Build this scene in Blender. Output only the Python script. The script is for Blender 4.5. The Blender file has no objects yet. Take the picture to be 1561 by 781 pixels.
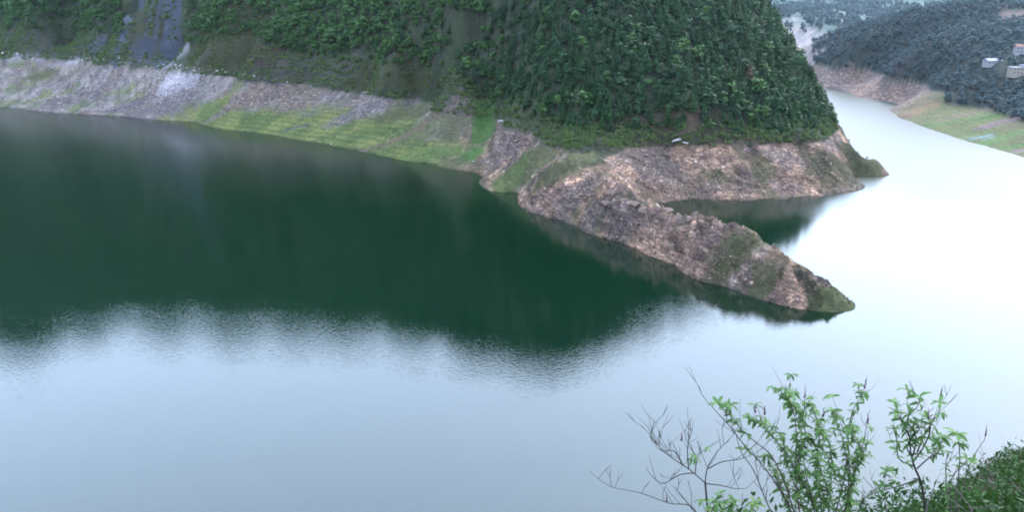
import bpy, bmesh, math, random
import numpy as np
from mathutils import Vector

random.seed(7)
RNG = np.random.default_rng(7)
S = bpy.context.scene
COL = S.collection
R = math.radians

# ------------------------------------------------------------------ camera
CAM_H = 120.0                       # eye height above the reservoir
FOC = 1352.0                        # focal length in photo pixels (1561 wide)
PW, PH = 1561.0, 781.0
PITCH = math.atan((PH / 2 + 15.0) / FOC)
cam = bpy.data.cameras.new('camera')
cam.sensor_width = 36.0
cam.lens = 36.0 * FOC / PW
cam.clip_start = 0.1
cam.clip_end = 30000
camo = bpy.data.objects.new('camera', cam)
COL.objects.link(camo)
camo.location = (0, 0, CAM_H)
camo.rotation_euler = (math.pi / 2 - PITCH, 0, 0)
S.camera = camo

# ------------------------------------------------------------------ world and sun
SUN_EL, SUN_AZ = R(42), R(40)      # azimuth measured from +Y towards +X
world = bpy.data.worlds.new('World')
S.world = world
world.use_nodes = True
nt = world.node_tree
nt.nodes.clear()
sky = nt.nodes.new('ShaderNodeTexSky')
sky.sky_type = 'NISHITA'
sky.sun_disc = False
sky.sun_elevation = SUN_EL
sky.sun_rotation = SUN_AZ
sky.altitude = 200
sky.air_density = 1.6
sky.dust_density = 2.5
sky.ozone_density = 1.5
hs = nt.nodes.new('ShaderNodeHueSaturation')
hs.inputs['Saturation'].default_value = 0.6
bg = nt.nodes.new('ShaderNodeBackground')
bg.inputs['Strength'].default_value = 0.15
wo = nt.nodes.new('ShaderNodeOutputWorld')
nt.links.new(sky.outputs[0], hs.inputs['Color'])
veil = nt.nodes.new('ShaderNodeMix')          # even cloud cover over the clear sky
veil.data_type = 'RGBA'
veil.inputs[0].default_value = 0.72
veil.inputs[7].default_value = (5.7, 7.5, 10.6, 1)
nt.links.new(hs.outputs[0], veil.inputs[6])
nt.links.new(veil.outputs[2], bg.inputs['Color'])
nt.links.new(bg.outputs[0], wo.inputs['Surface'])
sun = bpy.data.lights.new('sun', 'SUN')
sun.energy = 0.9
sun.angle = R(14)
sun.color = (1.0, 0.96, 0.9)
suno = bpy.data.objects.new('sun', sun)
COL.objects.link(suno)
sd = Vector((math.sin(SUN_AZ) * math.cos(SUN_EL), math.cos(SUN_AZ) * math.cos(SUN_EL), math.sin(SUN_EL)))
suno.rotation_euler = (-sd).to_track_quat('-Z', 'Y').to_euler()
suno.location = (0, 0, 500)

S.view_settings.view_transform = 'Standard'
S.view_settings.look = 'None'
S.view_settings.exposure = 2.03
S.view_settings.gamma = 1.0
S.render.engine = 'CYCLES'
S.cycles.filter_width = 1.9
S.cycles.max_bounces = 5
S.cycles.diffuse_bounces = 2
S.cycles.glossy_bounces = 2
S.cycles.transmission_bounces = 3
S.cycles.volume_bounces = 0
S.cycles.transparent_max_bounces = 6
S.cycles.sample_clamp_indirect = 8.0

# ------------------------------------------------------------------ helpers
def ray(px, py):
    p = PITCH
    a, b = px - PW / 2, PH / 2 - py
    return np.array([a, FOC * math.cos(p) + b * math.sin(p), -FOC * math.sin(p) + b * math.cos(p)])

def at(px, py, z=0.0):
    """world point at height z on the sight line through photo pixel (px, py)"""
    d = ray(px, py)
    t = (z - CAM_H) / d[2]
    return np.array([d[0] * t, d[1] * t, z])

def at_dist(px, py, dist):
    d = ray(px, py)
    return np.array([0, 0, CAM_H]) + d * (dist / d[1])

def project(P):
    """photo pixel of world points (n,3)"""
    c, s = math.cos(PITCH), math.sin(PITCH)
    x, y, z = P[:, 0], P[:, 1], P[:, 2] - CAM_H
    dep = y * c - z * s
    v = y * s + z * c
    dep = np.maximum(dep, 1e-3)
    return PW / 2 + FOC * x / dep, PH / 2 - FOC * v / dep

def hash2(ix, iy, seed):
    h = (ix.astype(np.int64) * 374761393 + iy.astype(np.int64) * 668265263 + seed * 1442695041) & 0xFFFFFFFF
    h = ((h ^ (h >> 13)) * 1274126177) & 0xFFFFFFFF
    h = (h ^ (h >> 16)) & 0xFFFFFF
    return h.astype(np.float64) / 0xFFFFFF

def vnoise(x, y, seed=0):
    ix, iy = np.floor(x), np.floor(y)
    fx, fy = x - ix, y - iy
    fx, fy = fx * fx * fx * (fx * (fx * 6 - 15) + 10), fy * fy * fy * (fy * (fy * 6 - 15) + 10)
    a = hash2(ix, iy, seed); b = hash2(ix + 1, iy, seed)
    c = hash2(ix, iy + 1, seed); d = hash2(ix + 1, iy + 1, seed)
    return (a + (b - a) * fx) * (1 - fy) + (c + (d - c) * fx) * fy

def fbm(x, y, octaves=4, seed=0, gain=0.5):
    s, a, t = 0, 1.0, 0.0
    for o in range(octaves):
        s = s + a * (vnoise(x, y, seed + o * 17) * 2 - 1)
        t += a
        a *= gain
        x, y = x * 1.93 + 5.1, y * 2.07 - 3.3
    return s / t

def ridged(x, y, octaves=4, seed=0, gain=0.5):
    s, a, t = 0, 1.0, 0.0
    for o in range(octaves):
        s = s + a * (1 - np.abs(vnoise(x, y, seed + o * 31) * 2 - 1) * 2)
        t += a
        a *= gain
        x, y = x * 2.03 + 1.7, y * 1.97 + 9.2
    return s / t

def sstep(a, b, x):
    t = np.clip((x - a) / (b - a), 0, 1)
    return t * t * (3 - 2 * t)

class RBF:
    """multiquadric surface through control points: plan position -> height"""
    def __init__(self, pts, c=8.0):
        P = np.array(pts, float)
        self.X, z = P[:, :2] / 100, P[:, 2]
        self.c = (c / 100) ** 2
        n = len(P)
        D = np.sqrt(((self.X[:, None] - self.X[None]) ** 2).sum(-1) + self.c)
        A = np.zeros((n + 3, n + 3))
        A[:n, :n] = -D + np.eye(n) * 0.0005
        A[:n, n] = 1; A[:n, n + 1:] = self.X
        A[n, :n] = 1; A[n + 1:, :n] = self.X.T
        b = np.zeros(n + 3); b[:n] = z
        self.w = np.linalg.solve(A, b)
    def __call__(self, x, y):
        sh = x.shape
        Q = np.stack([x.ravel(), y.ravel()], 1) / 100
        out = np.empty(len(Q))
        n = len(self.X)
        for i in range(0, len(Q), 20000):
            q = Q[i:i + 20000]
            D2 = (q[:, :1] - self.X[None, :, 0]) ** 2 + (q[:, 1:] - self.X[None, :, 1]) ** 2
            out[i:i + 20000] = -np.sqrt(D2 + self.c) @ self.w[:n] + self.w[n] + q @ self.w[n + 1:]
        return out.reshape(sh)

def grid_mesh(name, X, Y, Z, mat, attrs=None, smooth=True, keep=None):
    """heightfield sheet from 2-D arrays; faces whose four corners all fail keep are dropped"""
    n, m = X.shape
    V = np.stack([X.ravel(), Y.ravel(), Z.ravel()], 1)
    i = np.arange(n * m).reshape(n, m)
    F = np.stack([i[:-1, :-1], i[:-1, 1:], i[1:, 1:], i[1:, :-1]], -1).reshape(-1, 4)
    if keep is not None:
        k = keep.ravel()
        F = F[k[F].any(1)]
        used = np.zeros(len(V), bool); used[F.ravel()] = True
        remap = np.cumsum(used) - 1
        V = V[used]; F = remap[F]
        if attrs:
            attrs = {a: v.reshape(n * m, -1)[used] for a, v in attrs.items()}
    return fast_mesh(name, V, F, mat, attrs, smooth)

def fast_mesh(name, V, F, mat, attrs=None, smooth=True):
    me = bpy.data.meshes.new(name)
    nv, nf, k = len(V), len(F), F.shape[1]
    me.vertices.add(nv); me.loops.add(nf * k); me.polygons.add(nf)
    me.vertices.foreach_set('co', np.ascontiguousarray(V, np.float32).ravel())
    me.loops.foreach_set('vertex_index', np.ascontiguousarray(F, np.int32).ravel())
    me.polygons.foreach_set('loop_start', np.arange(0, nf * k, k, dtype=np.int32))
    me.polygons.foreach_set('use_smooth', np.full(nf, smooth))
    me.update(calc_edges=True)
    if attrs:
        for a, v in attrs.items():
            v = v.reshape(nv, -1)
            if v.shape[1] == 1:
                t = me.attributes.new(a, 'FLOAT', 'POINT'); t.data.foreach_set('value', v.astype(np.float32).ravel())
            else:
                t = me.attributes.new(a, 'FLOAT_COLOR', 'POINT')
                c = np.ones((nv, 4), np.float32); c[:, :3] = v[:, :3]
                t.data.foreach_set('color', c.ravel())
    if mat: me.materials.append(mat)
    return me

def link(name, me, parent=None, kind=None, label=None, cat=None, group=None, loc=None):
    o = bpy.data.objects.new(name, me)
    COL.objects.link(o)
    if parent is not None: o.parent = parent
    if loc is not None: o.location = loc
    if kind: o['kind'] = kind
    if label: o['label'] = label
    if cat: o['category'] = cat
    if group: o['group'] = group
    return o

# node helper
class Mat:
    def __init__(self, name):
        self.m = bpy.data.materials.new(name)
        self.m.use_nodes = True
        self.t = self.m.node_tree
        self.b = self.t.nodes['Principled BSDF']
        self.out = self.t.nodes['Material Output']
    def n(self, typ, **kw):
        nd = self.t.nodes.new(typ)
        for k, v in kw.items():
            if k.startswith('_'): setattr(nd, k[1:], v)
            else:
                key = k.replace('__', ' ')
                s = nd.inputs[int(key[1:])] if key[0] == 'i' and key[1:].isdigit() else nd.inputs[key]
                if isinstance(v, bpy.types.NodeSocket): self.t.links.new(v, s)
                else: s.default_value = v
        return nd
    def l(self, a, b): self.t.links.new(a, b)
    def attr(self, name): return self.n('ShaderNodeAttribute', _attribute_name=name)
    def noise(self, scale, detail=4, rough=0.55, vec=None, dist=0.0):
        nd = self.n('ShaderNodeTexNoise', Scale=scale, Detail=detail, Roughness=rough, Distortion=dist)
        if vec is not None: self.l(vec, nd.inputs['Vector'])
        return nd
    def pos(self, scale=(1, 1, 1), rot=(0, 0, 0)):
        g = self.n('ShaderNodeNewGeometry')
        mp = self.n('ShaderNodeMapping', Vector=g.outputs['Position'], Scale=scale, Rotation=rot)
        return mp.outputs[0]
    def opos(self, scale=(1, 1, 1)):
        g = self.n('ShaderNodeTexCoord')
        mp = self.n('ShaderNodeMapping', Vector=g.outputs['Object'], Scale=scale)
        return mp.outputs[0]
    def ramp(self, fac, stops, interp='LINEAR'):
        nd = self.n('ShaderNodeValToRGB', Fac=fac)
        cr = nd.color_ramp; cr.interpolation = interp
        while len(cr.elements) < len(stops): cr.elements.new(0.5)
        for e, (p, c) in zip(cr.elements, stops):
            e.position = p; e.color = (*c, 1) if len(c) == 3 else c
        return nd.outputs[0]
    def mix(self, fac, a, b, mode='MIX'):
        nd = self.n('ShaderNodeMix', _data_type='RGBA', _blend_type=mode)
        for s, v in ((nd.inputs[0], fac), (nd.inputs[6], a), (nd.inputs[7], b)):
            if isinstance(v, bpy.types.NodeSocket): self.l(v, s)
            elif isinstance(v, tuple): s.default_value = (*v, 1)[:4]
            else: s.default_value = v
        return nd.outputs[2]
    def math(self, op, a, b=0.0, c=0.0, clamp=False):
        nd = self.n('ShaderNodeMath', _operation=op, _use_clamp=clamp)
        for s, v in zip(nd.inputs, (a, b, c)):
            if isinstance(v, bpy.types.NodeSocket): self.l(v, s)
            else: s.default_value = v
        return nd.outputs[0]
    def rng(self, v, a, b, c=0.0, d=1.0):
        nd = self.n('ShaderNodeMapRange', Value=v)
        for k, x in zip((1, 2, 3, 4), (a, b, c, d)): nd.inputs[k].default_value = x
        return nd.outputs[0]
    def bump(self, h, strength, dist, normal=None):
        nd = self.n('ShaderNodeBump', Strength=strength, Distance=dist, Height=h)
        if normal is not None: self.l(normal, nd.inputs['Normal'])
        return nd.outputs[0]

def simple_mat(name, col, rough=0.8, var=0.15, scale=3.0, obj=False):
    M = Mat(name)
    v = M.opos() if obj else M.pos()
    nz = M.noise(scale, 4, 0.6, v).outputs[0]
    c1 = tuple(x * (1 - var) for x in col); c2 = tuple(min(1, x * (1 + var)) for x in col)
    M.l(M.mix(M.rng(nz, 0.3, 0.7), c1, c2), M.b.inputs['Base Color'])
    M.b.inputs['Roughness'].default_value = rough
    M.b.inputs['Specular IOR Level'].default_value = 0.25
    return M.m

# ------------------------------------------------------------------ materials of the land
def ground_mat(name, bare=1.0):
    """land surface: attribute 'cover' is the ground colour painted by what grows or lies there; 'rock' is how stony it is"""
    M = Mat(name)
    col = M.attr('cover').outputs['Color']
    rock = M.attr('rock').outputs['Fac']
    big = M.noise(0.05, 5, 0.6, M.pos()).outputs[0]
    mid = M.noise(0.35, 6, 0.65, M.pos((1, 1, 1.6))).outputs[0]
    fine = M.noise(1.7, 5, 0.7, M.pos()).outputs[0]
    strata = M.noise(0.55, 5, 0.65, M.pos((1.0, 0.35, 2.6), (0.5, 0.25, 0.7)), 0.8).outputs[0]
    c = M.mix(M.rng(big, 0.3, 0.7), M.mix(1.0, col, (0.78, 0.8, 0.84), 'MULTIPLY'), M.mix(1.0, col, (1.2, 1.17, 1.08), 'MULTIPLY'))
    c = M.mix(1.0, c, M.mix(M.rng(mid, 0.32, 0.68), (0.72, 0.72, 0.74), (1.25, 1.25, 1.22)), 'MULTIPLY')
    c = M.mix(1.0, c, M.mix(M.rng(fine, 0.3, 0.7), (0.75, 0.75, 0.75), (1.25, 1.25, 1.25)), 'MULTIPLY')
    # stone: pale faces and rusty joints
    st = M.ramp(strata, [(0.34, (0.3, 0.27, 0.3)), (0.44, (0.75, 0.7, 0.76)), (0.53, (1.05, 1.0, 0.97)), (0.64, (1.7, 1.5, 1.4))])
    vv_ = M.pos((0.16, 0.09, 0.34), (0.45, 0.2, 0.6))
    wn = M.noise(0.9, 3, 0.6, vv_)
    vv2 = M.n('ShaderNodeVectorMath', _operation='ADD'); M.l(vv_, vv2.inputs[0])
    sc = M.n('ShaderNodeVectorMath', _operation='SCALE', Scale=0.55); M.l(wn.outputs['Color'], sc.inputs[0]); M.l(sc.outputs[0], vv2.inputs[1])
    cell = M.n('ShaderNodeTexVoronoi', Scale=1.6); M.l(vv2.outputs[0], cell.inputs['Vector'])
    edge = M.n('ShaderNodeTexVoronoi', Scale=1.6, _feature='DISTANCE_TO_EDGE'); M.l(vv2.outputs[0], edge.inputs['Vector'])
    sepc = M.n('ShaderNodeSeparateColor', Color=cell.outputs['Color']).outputs[0]
    faces = M.mix(sepc, (0.62, 0.6, 0.62), (1.42, 1.36, 1.3))
    st = M.mix(1.0, st, faces, 'MULTIPLY')
    st = M.mix(M.rng(edge.outputs[0], 0.0, 0.07, 1.0, 0.0), st, (0.3, 0.28, 0.25))
    c = M.mix(rock, c, M.mix(1.0, c, st, 'MULTIPLY'))
    M.l(c, M.b.inputs['Base Color'])
    M.b.inputs['Roughness'].default_value = 0.92
    M.b.inputs['Specular IOR Level'].default_value = 0.15
    h = M.math('ADD', M.math('MULTIPLY', mid, 1.2), M.math('MULTIPLY', strata, 1.6))
    h = M.math('ADD', h, M.math('MULTIPLY', fine, 0.35))
    h = M.math('ADD', h, M.math('MULTIPLY', M.math('MULTIPLY', sepc, rock), 1.4))
    M.l(M.bump(h, 0.9, 0.8), M.b.inputs['Normal'])
    return M.m

def water_mat():
    M = Mat('reservoir_water')
    b = M.b
    n1 = M.noise(0.011, 3, 0.5, M.pos((1, 1.6, 1))).outputs[0]
    b.inputs['Base Color'].default_value = (0.0001, 0.0088, 0.0030, 1)
    b.inputs['Roughness'].default_value = 0.045
    b.inputs['IOR'].default_value = 1.62
    g_ = M.n('ShaderNodeNewGeometry'); sp = M.n('ShaderNodeSeparateXYZ', Vector=g_.outputs['Position'])
    # breeze on the open river: rougher water upstream
    brz = M.rng(M.math('ADD', M.math('ADD', sp.outputs[1], M.math('MULTIPLY', sp.outputs[0], 0.8)), M.math('MULTIPLY', n1, 160)), 640, 900)
    far = M.rng(sp.outputs[1], 380, 620)
    M.l(M.math('MAXIMUM', M.rng(far, 0, 1, 0.03, 0.15), M.rng(brz, 0, 1, 0.04, 0.38)), b.inputs['Roughness'])
    w1 = M.noise(0.95, 2, 0.5, M.pos((0.85, 1.2, 1))).outputs[0]
    w2 = M.noise(0.28, 2, 0.5, M.pos((1, 1.5, 1))).outputs[0]
    h = M.math('ADD', M.math('MULTIPLY', w1, 0.034), M.math('MULTIPLY', w2, 0.0))
    h = M.math('MULTIPLY', h, M.rng(n1, 0.35, 0.65, 0.55, 1.15))
    M.l(M.bump(h, 1.0, 1.0), b.inputs['Normal'])
    return M.m

MAT_GROUND = ground_mat('hillside_ground')
MAT_WATER = water_mat()

# ------------------------------------------------------------------ water
me = fast_mesh('reservoir_water', np.array([(-5000, -300, 0), (5000, -300, 0), (5000, 7400, 0), (-5000, 7400, 0)], float), np.array([[0, 1, 2, 3]]), MAT_WATER, None, False)
link('reservoir_water', me, kind='structure', label='calm green reservoir water mirroring the dark hill and pale sky')

# ------------------------------------------------------------------ main hill with its drawdown band and rocky spur
def A(*rows): return [tuple(at(*r)) for r in rows]
pts = []
# waterline of the long bank, left to right, then round the spur
pts += A((-500, 112, 0), (-300, 130, 0), (-150, 148, 0), (0, 163, 0), (100, 173, 0), (200, 179, 0), (300, 187, 0), (400, 204, 0), (450, 213, 0), (500, 223, 0), (560, 233, 0),
         (620, 245, 0), (680, 258, 0), (733, 270, 0), (738, 287, 0), (762, 293, 0), (786, 293, 0), (790, 305, 0), (830, 330, 0), (880, 347, 0), (930, 366, 0),
         (980, 386, 0), (1030, 406, 0), (1075, 431, 0), (1130, 447, 0), (1180, 463, 0), (1240, 474, 0), (1275, 477, 0), (1302, 472, 0))
# crest and face of the spur: height follows from the waterline below and the slope of the face
def face(px, py, shore_py, slope):
    ds = CAM_H * FOC / (shore_py + 15)
    D = (CAM_H + slope * ds) / (slope + (py + 15) / FOC)
    return tuple(at(px, py, CAM_H - D * (py + 15) / FOC))
crest = [face(1285, 461, 476, .6), face(1250, 437, 475, .84), face(1220, 415, 471, .84), face(1190, 390, 465, .84), face(1140, 358, 450, .84), face(1090, 336, 435, .84), face(1050, 334, 416, .84),
         face(1010, 320, 398, .84), face(985, 318, 388, .8), face(965, 312, 380, .8), face(940, 293, 370, .75), face(925, 272, 364, .6), face(905, 250, 356, .5)]
pts += crest
for (x, y, z), off in zip(crest, (12, 14, 17, 20, 26, 30, 26, 24, 20)):
    d = np.array([0.55, 0.83])
    pts.append((x + d[0] * off, y + d[1] * off, 0.0))
    if off != 20: pts.append((x + d[0] * (off + 22), y + d[1] * (off + 22), -9.0))
pts += [face(1180, 425, 463, .95), face(1130, 400, 447, .95), face(1075, 380, 431, .95), face(1020, 360, 402, .9), face(960, 345, 378, .75), face(900, 310, 354, .6), face(850, 290, 337, .6), face(830, 262, 330, .55), face(800, 240, 310, .5)]
# waterline of the little bay and the far headland
pts += A((990, 322, 0), (1010, 309, 0), (1060, 304, 0), (1100, 306, 0), (1147, 307, 0), (1160, 303, 0), (1190, 306, 0), (1212, 300, 0), (1250, 299, 0), (1290, 294, 0), (1312, 290, 0), (1314, 279, 0), (1306, 270, 0),
         (1318, 262, 0), (1343, 254, 0))
pts += [(264, 606, -3.5), (258, 585, -6), (272, 630, -4), (256, 650, 0), (264, 700, 0), (278, 780, 0), (288, 880, 0), (262, 1000, 0), (190, 1150, 0), (292, 640, -10), (300, 700, -12), (325, 800, -12), (345, 950, -14), (320, 1100, -14), (230, 1280, -14), (285, 590, -10)]
# top of the bare band
pts += A((-500, 20, 44), (-300, 42, 44), (-150, 62, 44), (0, 79, 44), (100, 86, 43), (200, 93, 42), (300, 101, 41), (400, 118, 38), (470, 129, 36), (560, 142, 33), (640, 150, 31), (700, 160, 29),
         (738, 196, 20), (765, 185, 27), (810, 205, 25), (860, 232, 23), (915, 236, 24), (960, 230, 24), (1010, 222, 24), (1060, 223, 24), (1100, 222, 24), (1150, 220, 24), (1200, 219, 24), (1240, 217, 24), (1268, 208, 23))
pts += A((738, 235, 8), (732, 170, 32))
def W(px, dist, z):
    d = ray(px, 100); return (d[0] / d[1] * dist, dist, z)
# flank above the headland, with the silhouette down to its tip
def D_(px, py, D): return tuple(at_dist(px, py, D))
pts += [D_(1256, 185, 620), D_(1300, 222, 600), D_(1330, 245, 598), D_(1238, 140, 655), D_(1209, 92, 695), D_(1181, 42, 730), D_(1140, -6, 770)]
# hill face: columns from the band top up to the ridge
for px, dt, zt, dr, zr in ((1060, 550, 26, 740, 150), (950, 560, 26, 765, 192), (820, 590, 27, 790, 232), (700, 680, 32, 880, 258), (600, 745, 35, 990, 284), (500, 800, 38, 1060, 306),
                           (400, 840, 41, 1120, 326), (300, 930, 43, 1220, 372), (200, 980, 44, 1340, 420), (80, 1050, 45, 1420, 450), (-100, 1150, 46, 1480, 475), (-350, 1300, 46, 1600, 500)):
    for k in (0.12, 0.35, 0.6, 0.85, 1.0):
        D = dt + (dr - dt) * k
        pts.append(W(px, D, zt + (zr - zt) * k))
pts += [W(1130, 640, 78), W(1130, 760, 130), W(1180, 640, 58), W(740, 700, 36), W(1090, 870, 95), W(900, 1000, 150), W(600, 1250, 200), W(200, 1600, 260), W(900, 1250, 50), W(500, 1650, 120), W(1080, 1000, 70)]
# the bed of the lake
pts += A((0, 260, -20), (300, 280, -20), (600, 330, -20), (-400, 220, -20), (800, 380, -14), (950, 430, -14), (1100, 490, -12), (1250, 540, -10), (1350, 470, -10), (1330, 400, -10), (1240, 350, -9), (1150, 332, -7), (1080, 325, -4), (1380, 320, -10), (1380, 270, -10), (600, 500, -25), (1000, 600, -25))
hill_h = RBF(pts, 5.0)

def polar(px0, px1, nc, radii):
    th = np.arctan((np.linspace(px0, px1, nc) - PW / 2) / FOC)
    rr, tt = np.meshgrid(radii, th, indexing='ij')
    return rr * np.tan(tt), rr          # plan x, y (rows are straight lines of equal y)

def grid_eval(f, X, Y, st=3):
    n, m = X.shape
    ri = np.unique(np.append(np.arange(0, n, st), n - 1)); ci = np.unique(np.append(np.arange(0, m, st), m - 1))
    Z = f(X[np.ix_(ri, ci)], Y[np.ix_(ri, ci)])
    Zr = np.stack([np.interp(np.arange(n), ri, Z[:, j]) for j in range(len(ci))], 1)
    return np.stack([np.interp(np.arange(m), ci, Zr[i]) for i in range(n)], 0)

rad = np.concatenate([np.geomspace(285, 900, 430, endpoint=False), np.geomspace(900, 1700, 90)])
HX, HY = polar(-480, 1460, 900, rad)
base = grid_eval(hill_h, HX, HY)
def relief(X, Y, Z0):
    """erosion, ribs and ledges added to the smooth land form"""
    band = sstep(0.5, 6, Z0) * (1 - sstep(24, 34, Z0))
    band = band * (1 - .9 * np.exp(-((X - 248) ** 2 + (Y - 600) ** 2) / 30 ** 2))
    right = sstep(-60, 30, X)
    up = sstep(28, 60, Z0)
    wx = X + 9 * fbm(X / 40, Y / 40, 2, 5); wy = Y + 9 * fbm(X / 40, Y / 40, 2, 9)
    z = Z0 + up * ((9 - 6 * sstep(110, 200, Z0)) * ridged(wx / 85, wy / 140, 3, 11) + 2.0 * fbm(X / 14, Y / 14, 3, 3))
    rib = ridged(wx / 26 + wy / 90, wy / 70, 4, 21, 0.55)
    z = z + band * right * (3.6 * rib + 1.9 * ridged(wx / 8, wy / 10, 3, 33) + 0.8 * fbm(X / 2.5, Y / 2.5, 3, 40))
    bed = (X * .62 - Y * .34 + Z0 * 1.1) / 6.5 + 1.1 * fbm(X / 18, Y / 18, 3, 81)
    z = z + band * right * 1.5 * (np.abs((bed % 1) - .35) * 2 - .6) * (.4 + vnoise(X / 15, Y / 15, 90))
    z = z + band * sstep(75, 110, X) * sstep(440, 480, Y) * 5 * (np.abs(np.sin((wx + .25 * Y) / 15.0)) - .6)
    z = z + band * (1 - right) * (0.9 * ridged(wx / 22, wy / 60, 3, 51) + 0.5 * fbm(X / 5, Y / 5, 3, 44))
    # waterline wobble
    edge = np.exp(-(Z0 / 3.0) ** 2)
    z = z + edge * (0.55 * fbm(X / 9, Y / 9, 3, 61) + 0.3 * fbm(X / 2.5, Y / 2.5, 2, 62))
    return z
HZ = np.maximum(relief(HX, HY, base), -5.0)

def locate(X, Y, Z, px, py, tol=4.0):
    """nearest land point seen at photo pixel (px, py)"""
    u, v = locate.cache[id(X)]
    k = np.where((np.abs(u - px) < tol) & (np.abs(v - py) < tol) & (Z.ravel() > -0.5))[0]
    if len(k) == 0: return locate(X, Y, Z, px, py, tol * 2) if tol < 60 else None
    yy = Y.ravel()[k]
    j = k[yy < yy.min() + 12]
    return np.array([X.ravel()[j].mean(), Y.ravel()[j].mean(), Z.ravel()[j].mean()])
locate.cache = {}
def prep(X, Y, Z):
    locate.cache[id(X)] = project(np.stack([X.ravel(), Y.ravel(), Z.ravel()], 1))

prep(HX, HY, HZ)

# ground cover: each entry tints the land around a point that was picked on the photo
C_ROCK = np.array([0.2, 0.135, 0.1]); C_ROCKG = np.array([0.125, 0.098, 0.088]); C_GRASS = np.array([0.062, 0.08, 0.026])
C_OLIVE = np.array([0.06, 0.06, 0.028]); C_LUSH = np.array([0.035, 0.085, 0.018]); C_SOIL = np.array([0.11, 0.075, 0.055])
C_FLOOR = np.array([0.022, 0.026, 0.014]); C_SCREE = np.array([0.15, 0.13, 0.13]); C_SLATE = np.array([0.05, 0.055, 0.075]); C_PALE = np.array([0.24, 0.22, 0.24])
C_DIRT = np.array([0.05, 0.045, 0.04])
def paint(X, Y, Z, cov, rock, px, py, wx, wy, col, stone, k=1.0, rot=0.0):
    p = locate(X, Y, Z, px, py)
    if p is None: return
    dx, dy = X - p[0], Y - p[1]
    c, s = math.cos(rot), math.sin(rot)
    dx, dy = dx * c + dy * s, -dx * s + dy * c
    n = 0.5 * fbm(X / 11, Y / 11, 4, int(px) % 97) + 0.4 * fbm(X / 3.5, Y / 3.5, 3, int(py))
    d = np.sqrt((dx / wx) ** 2 + (dy / wy) ** 2) + n
    m = (k * .85 * (1 - sstep(0.55, 1.15, d)))[..., None]
    if X is HX:
        hillside = sstep(-1.0, .6, Z - band_top(X))[..., None]
        m = m * (hillside if p[2] > band_top(p[0]) else 1 - hillside)
    cov[:] = cov * (1 - m) + col * m
    rock[:] = rock * (1 - m[..., 0]) + stone * m[..., 0]

_bt = A((-500, 20, 44), (-150, 62, 44), (0, 79, 44), (100, 86, 43), (200, 93, 42), (300, 101, 41), (400, 118, 38), (470, 129, 36), (560, 142, 33), (640, 150, 31), (700, 160, 29), (765, 185, 27), (810, 205, 25), (860, 232, 24.3), (1268, 208, 24.3))
_bt = sorted((p[0], p[2]) for p in _bt)
def band_top(X): return np.interp(X, [p[0] for p in _bt], [p[1] for p in _bt])
def hill_cover():
    X, Y, Z = HX, HY, HZ
    cov = np.zeros(X.shape + (3,)); rock = np.zeros(X.shape)
    wob = 1.6 * fbm(X / 15, Y / 15, 4, 71)
    right = sstep(-70, 0, X)
    bandtop = band_top(X)
    fl = sstep(-0.7, 0.7, Z - bandtop + wob * .7)[..., None]
    g = sstep(-.3, .3, fbm(X / 14, Y / 14, 5, 73))[..., None]
    rockc = C_ROCK * (1 - g) + C_ROCKG * g
    t = Z / bandtop + .35 * fbm(X / 30, Y / 18, 4, 75)
    grassy = (sstep(.75, .45, t) * sstep(-345, -300, X + 20 * fbm(X / 20, Y / 20, 3, 76)))[..., None]
    grassy = np.maximum(grassy, (sstep(.1, .35, fbm(X / 22, Y / 16, 4, 77)) * .7)[..., None])
    stony = C_ROCKG * 1.0 * g + np.array([.18, .155, .145]) * (1 - g)
    gr = C_GRASS * (1.1 + .4 * g) * (1 - 0) + np.array([.02, .0, .0]) * g
    leftc = stony * (1 - grassy) + gr * grassy
    # beaten strips that follow the old water levels
    strip = sstep(.35, .8, np.abs(np.sin(Z * 1.1 + 1.5 * fbm(X / 40, Y / 40, 2, 79))))[..., None]
    leftc = leftc * (.78 + .3 * strip)
    bc = leftc * (1 - right[..., None]) + rockc * right[..., None]
    # bedding of the bare rock: pale pink beds between grey ones, dipping towards the river
    bed = (X * .62 - Y * .34 + Z * 1.1) / 6.5 + 1.1 * fbm(X / 18, Y / 18, 3, 81)
    bd = vnoise(bed, bed * 0 + Z / 9 + X / 60, 83)[..., None]
    fr = sstep(.1, .5, fbm(X / 4.5, Y / 4.5, 4, 85))[..., None]
    bc = bc * (1 + right[..., None] * (1.1 * (bd - .5) + .5 * fr - .15))
    # crevice shade painted in soil and weed tones: cliff clefts and spur joints
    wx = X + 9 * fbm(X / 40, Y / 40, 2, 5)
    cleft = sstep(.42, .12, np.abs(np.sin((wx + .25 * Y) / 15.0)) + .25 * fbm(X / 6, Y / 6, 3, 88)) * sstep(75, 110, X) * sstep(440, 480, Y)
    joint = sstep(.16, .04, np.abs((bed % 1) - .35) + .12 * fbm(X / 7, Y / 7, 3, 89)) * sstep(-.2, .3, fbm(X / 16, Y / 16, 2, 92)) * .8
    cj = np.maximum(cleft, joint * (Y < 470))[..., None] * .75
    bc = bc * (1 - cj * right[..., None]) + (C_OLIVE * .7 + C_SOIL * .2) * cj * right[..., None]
    mossy = (sstep(.12, .4, fbm(X / 11, Y / 11, 4, 87)) * right * .5)[..., None]
    bc = bc * (1 - mossy) + C_OLIVE * .85 * mossy
    floor = C_FLOOR * (1 - g) + C_FLOOR * 1.9 * g
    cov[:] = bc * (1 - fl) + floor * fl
    wet = sstep(.9, .25, Z + .3 * fbm(X / 6, Y / 6, 2, 94))[..., None]     # mud still wet from the lake
    cov[:] = cov * (1 - .5 * wet)
    rock[:] = (0.45 + 0.55 * right) * (1 - fl[..., 0]) * (1 - mossy[..., 0]) * (1 - .7 * grassy[..., 0] * (1 - right))
    return cov, rock
COV, ROCK = hill_cover()
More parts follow.
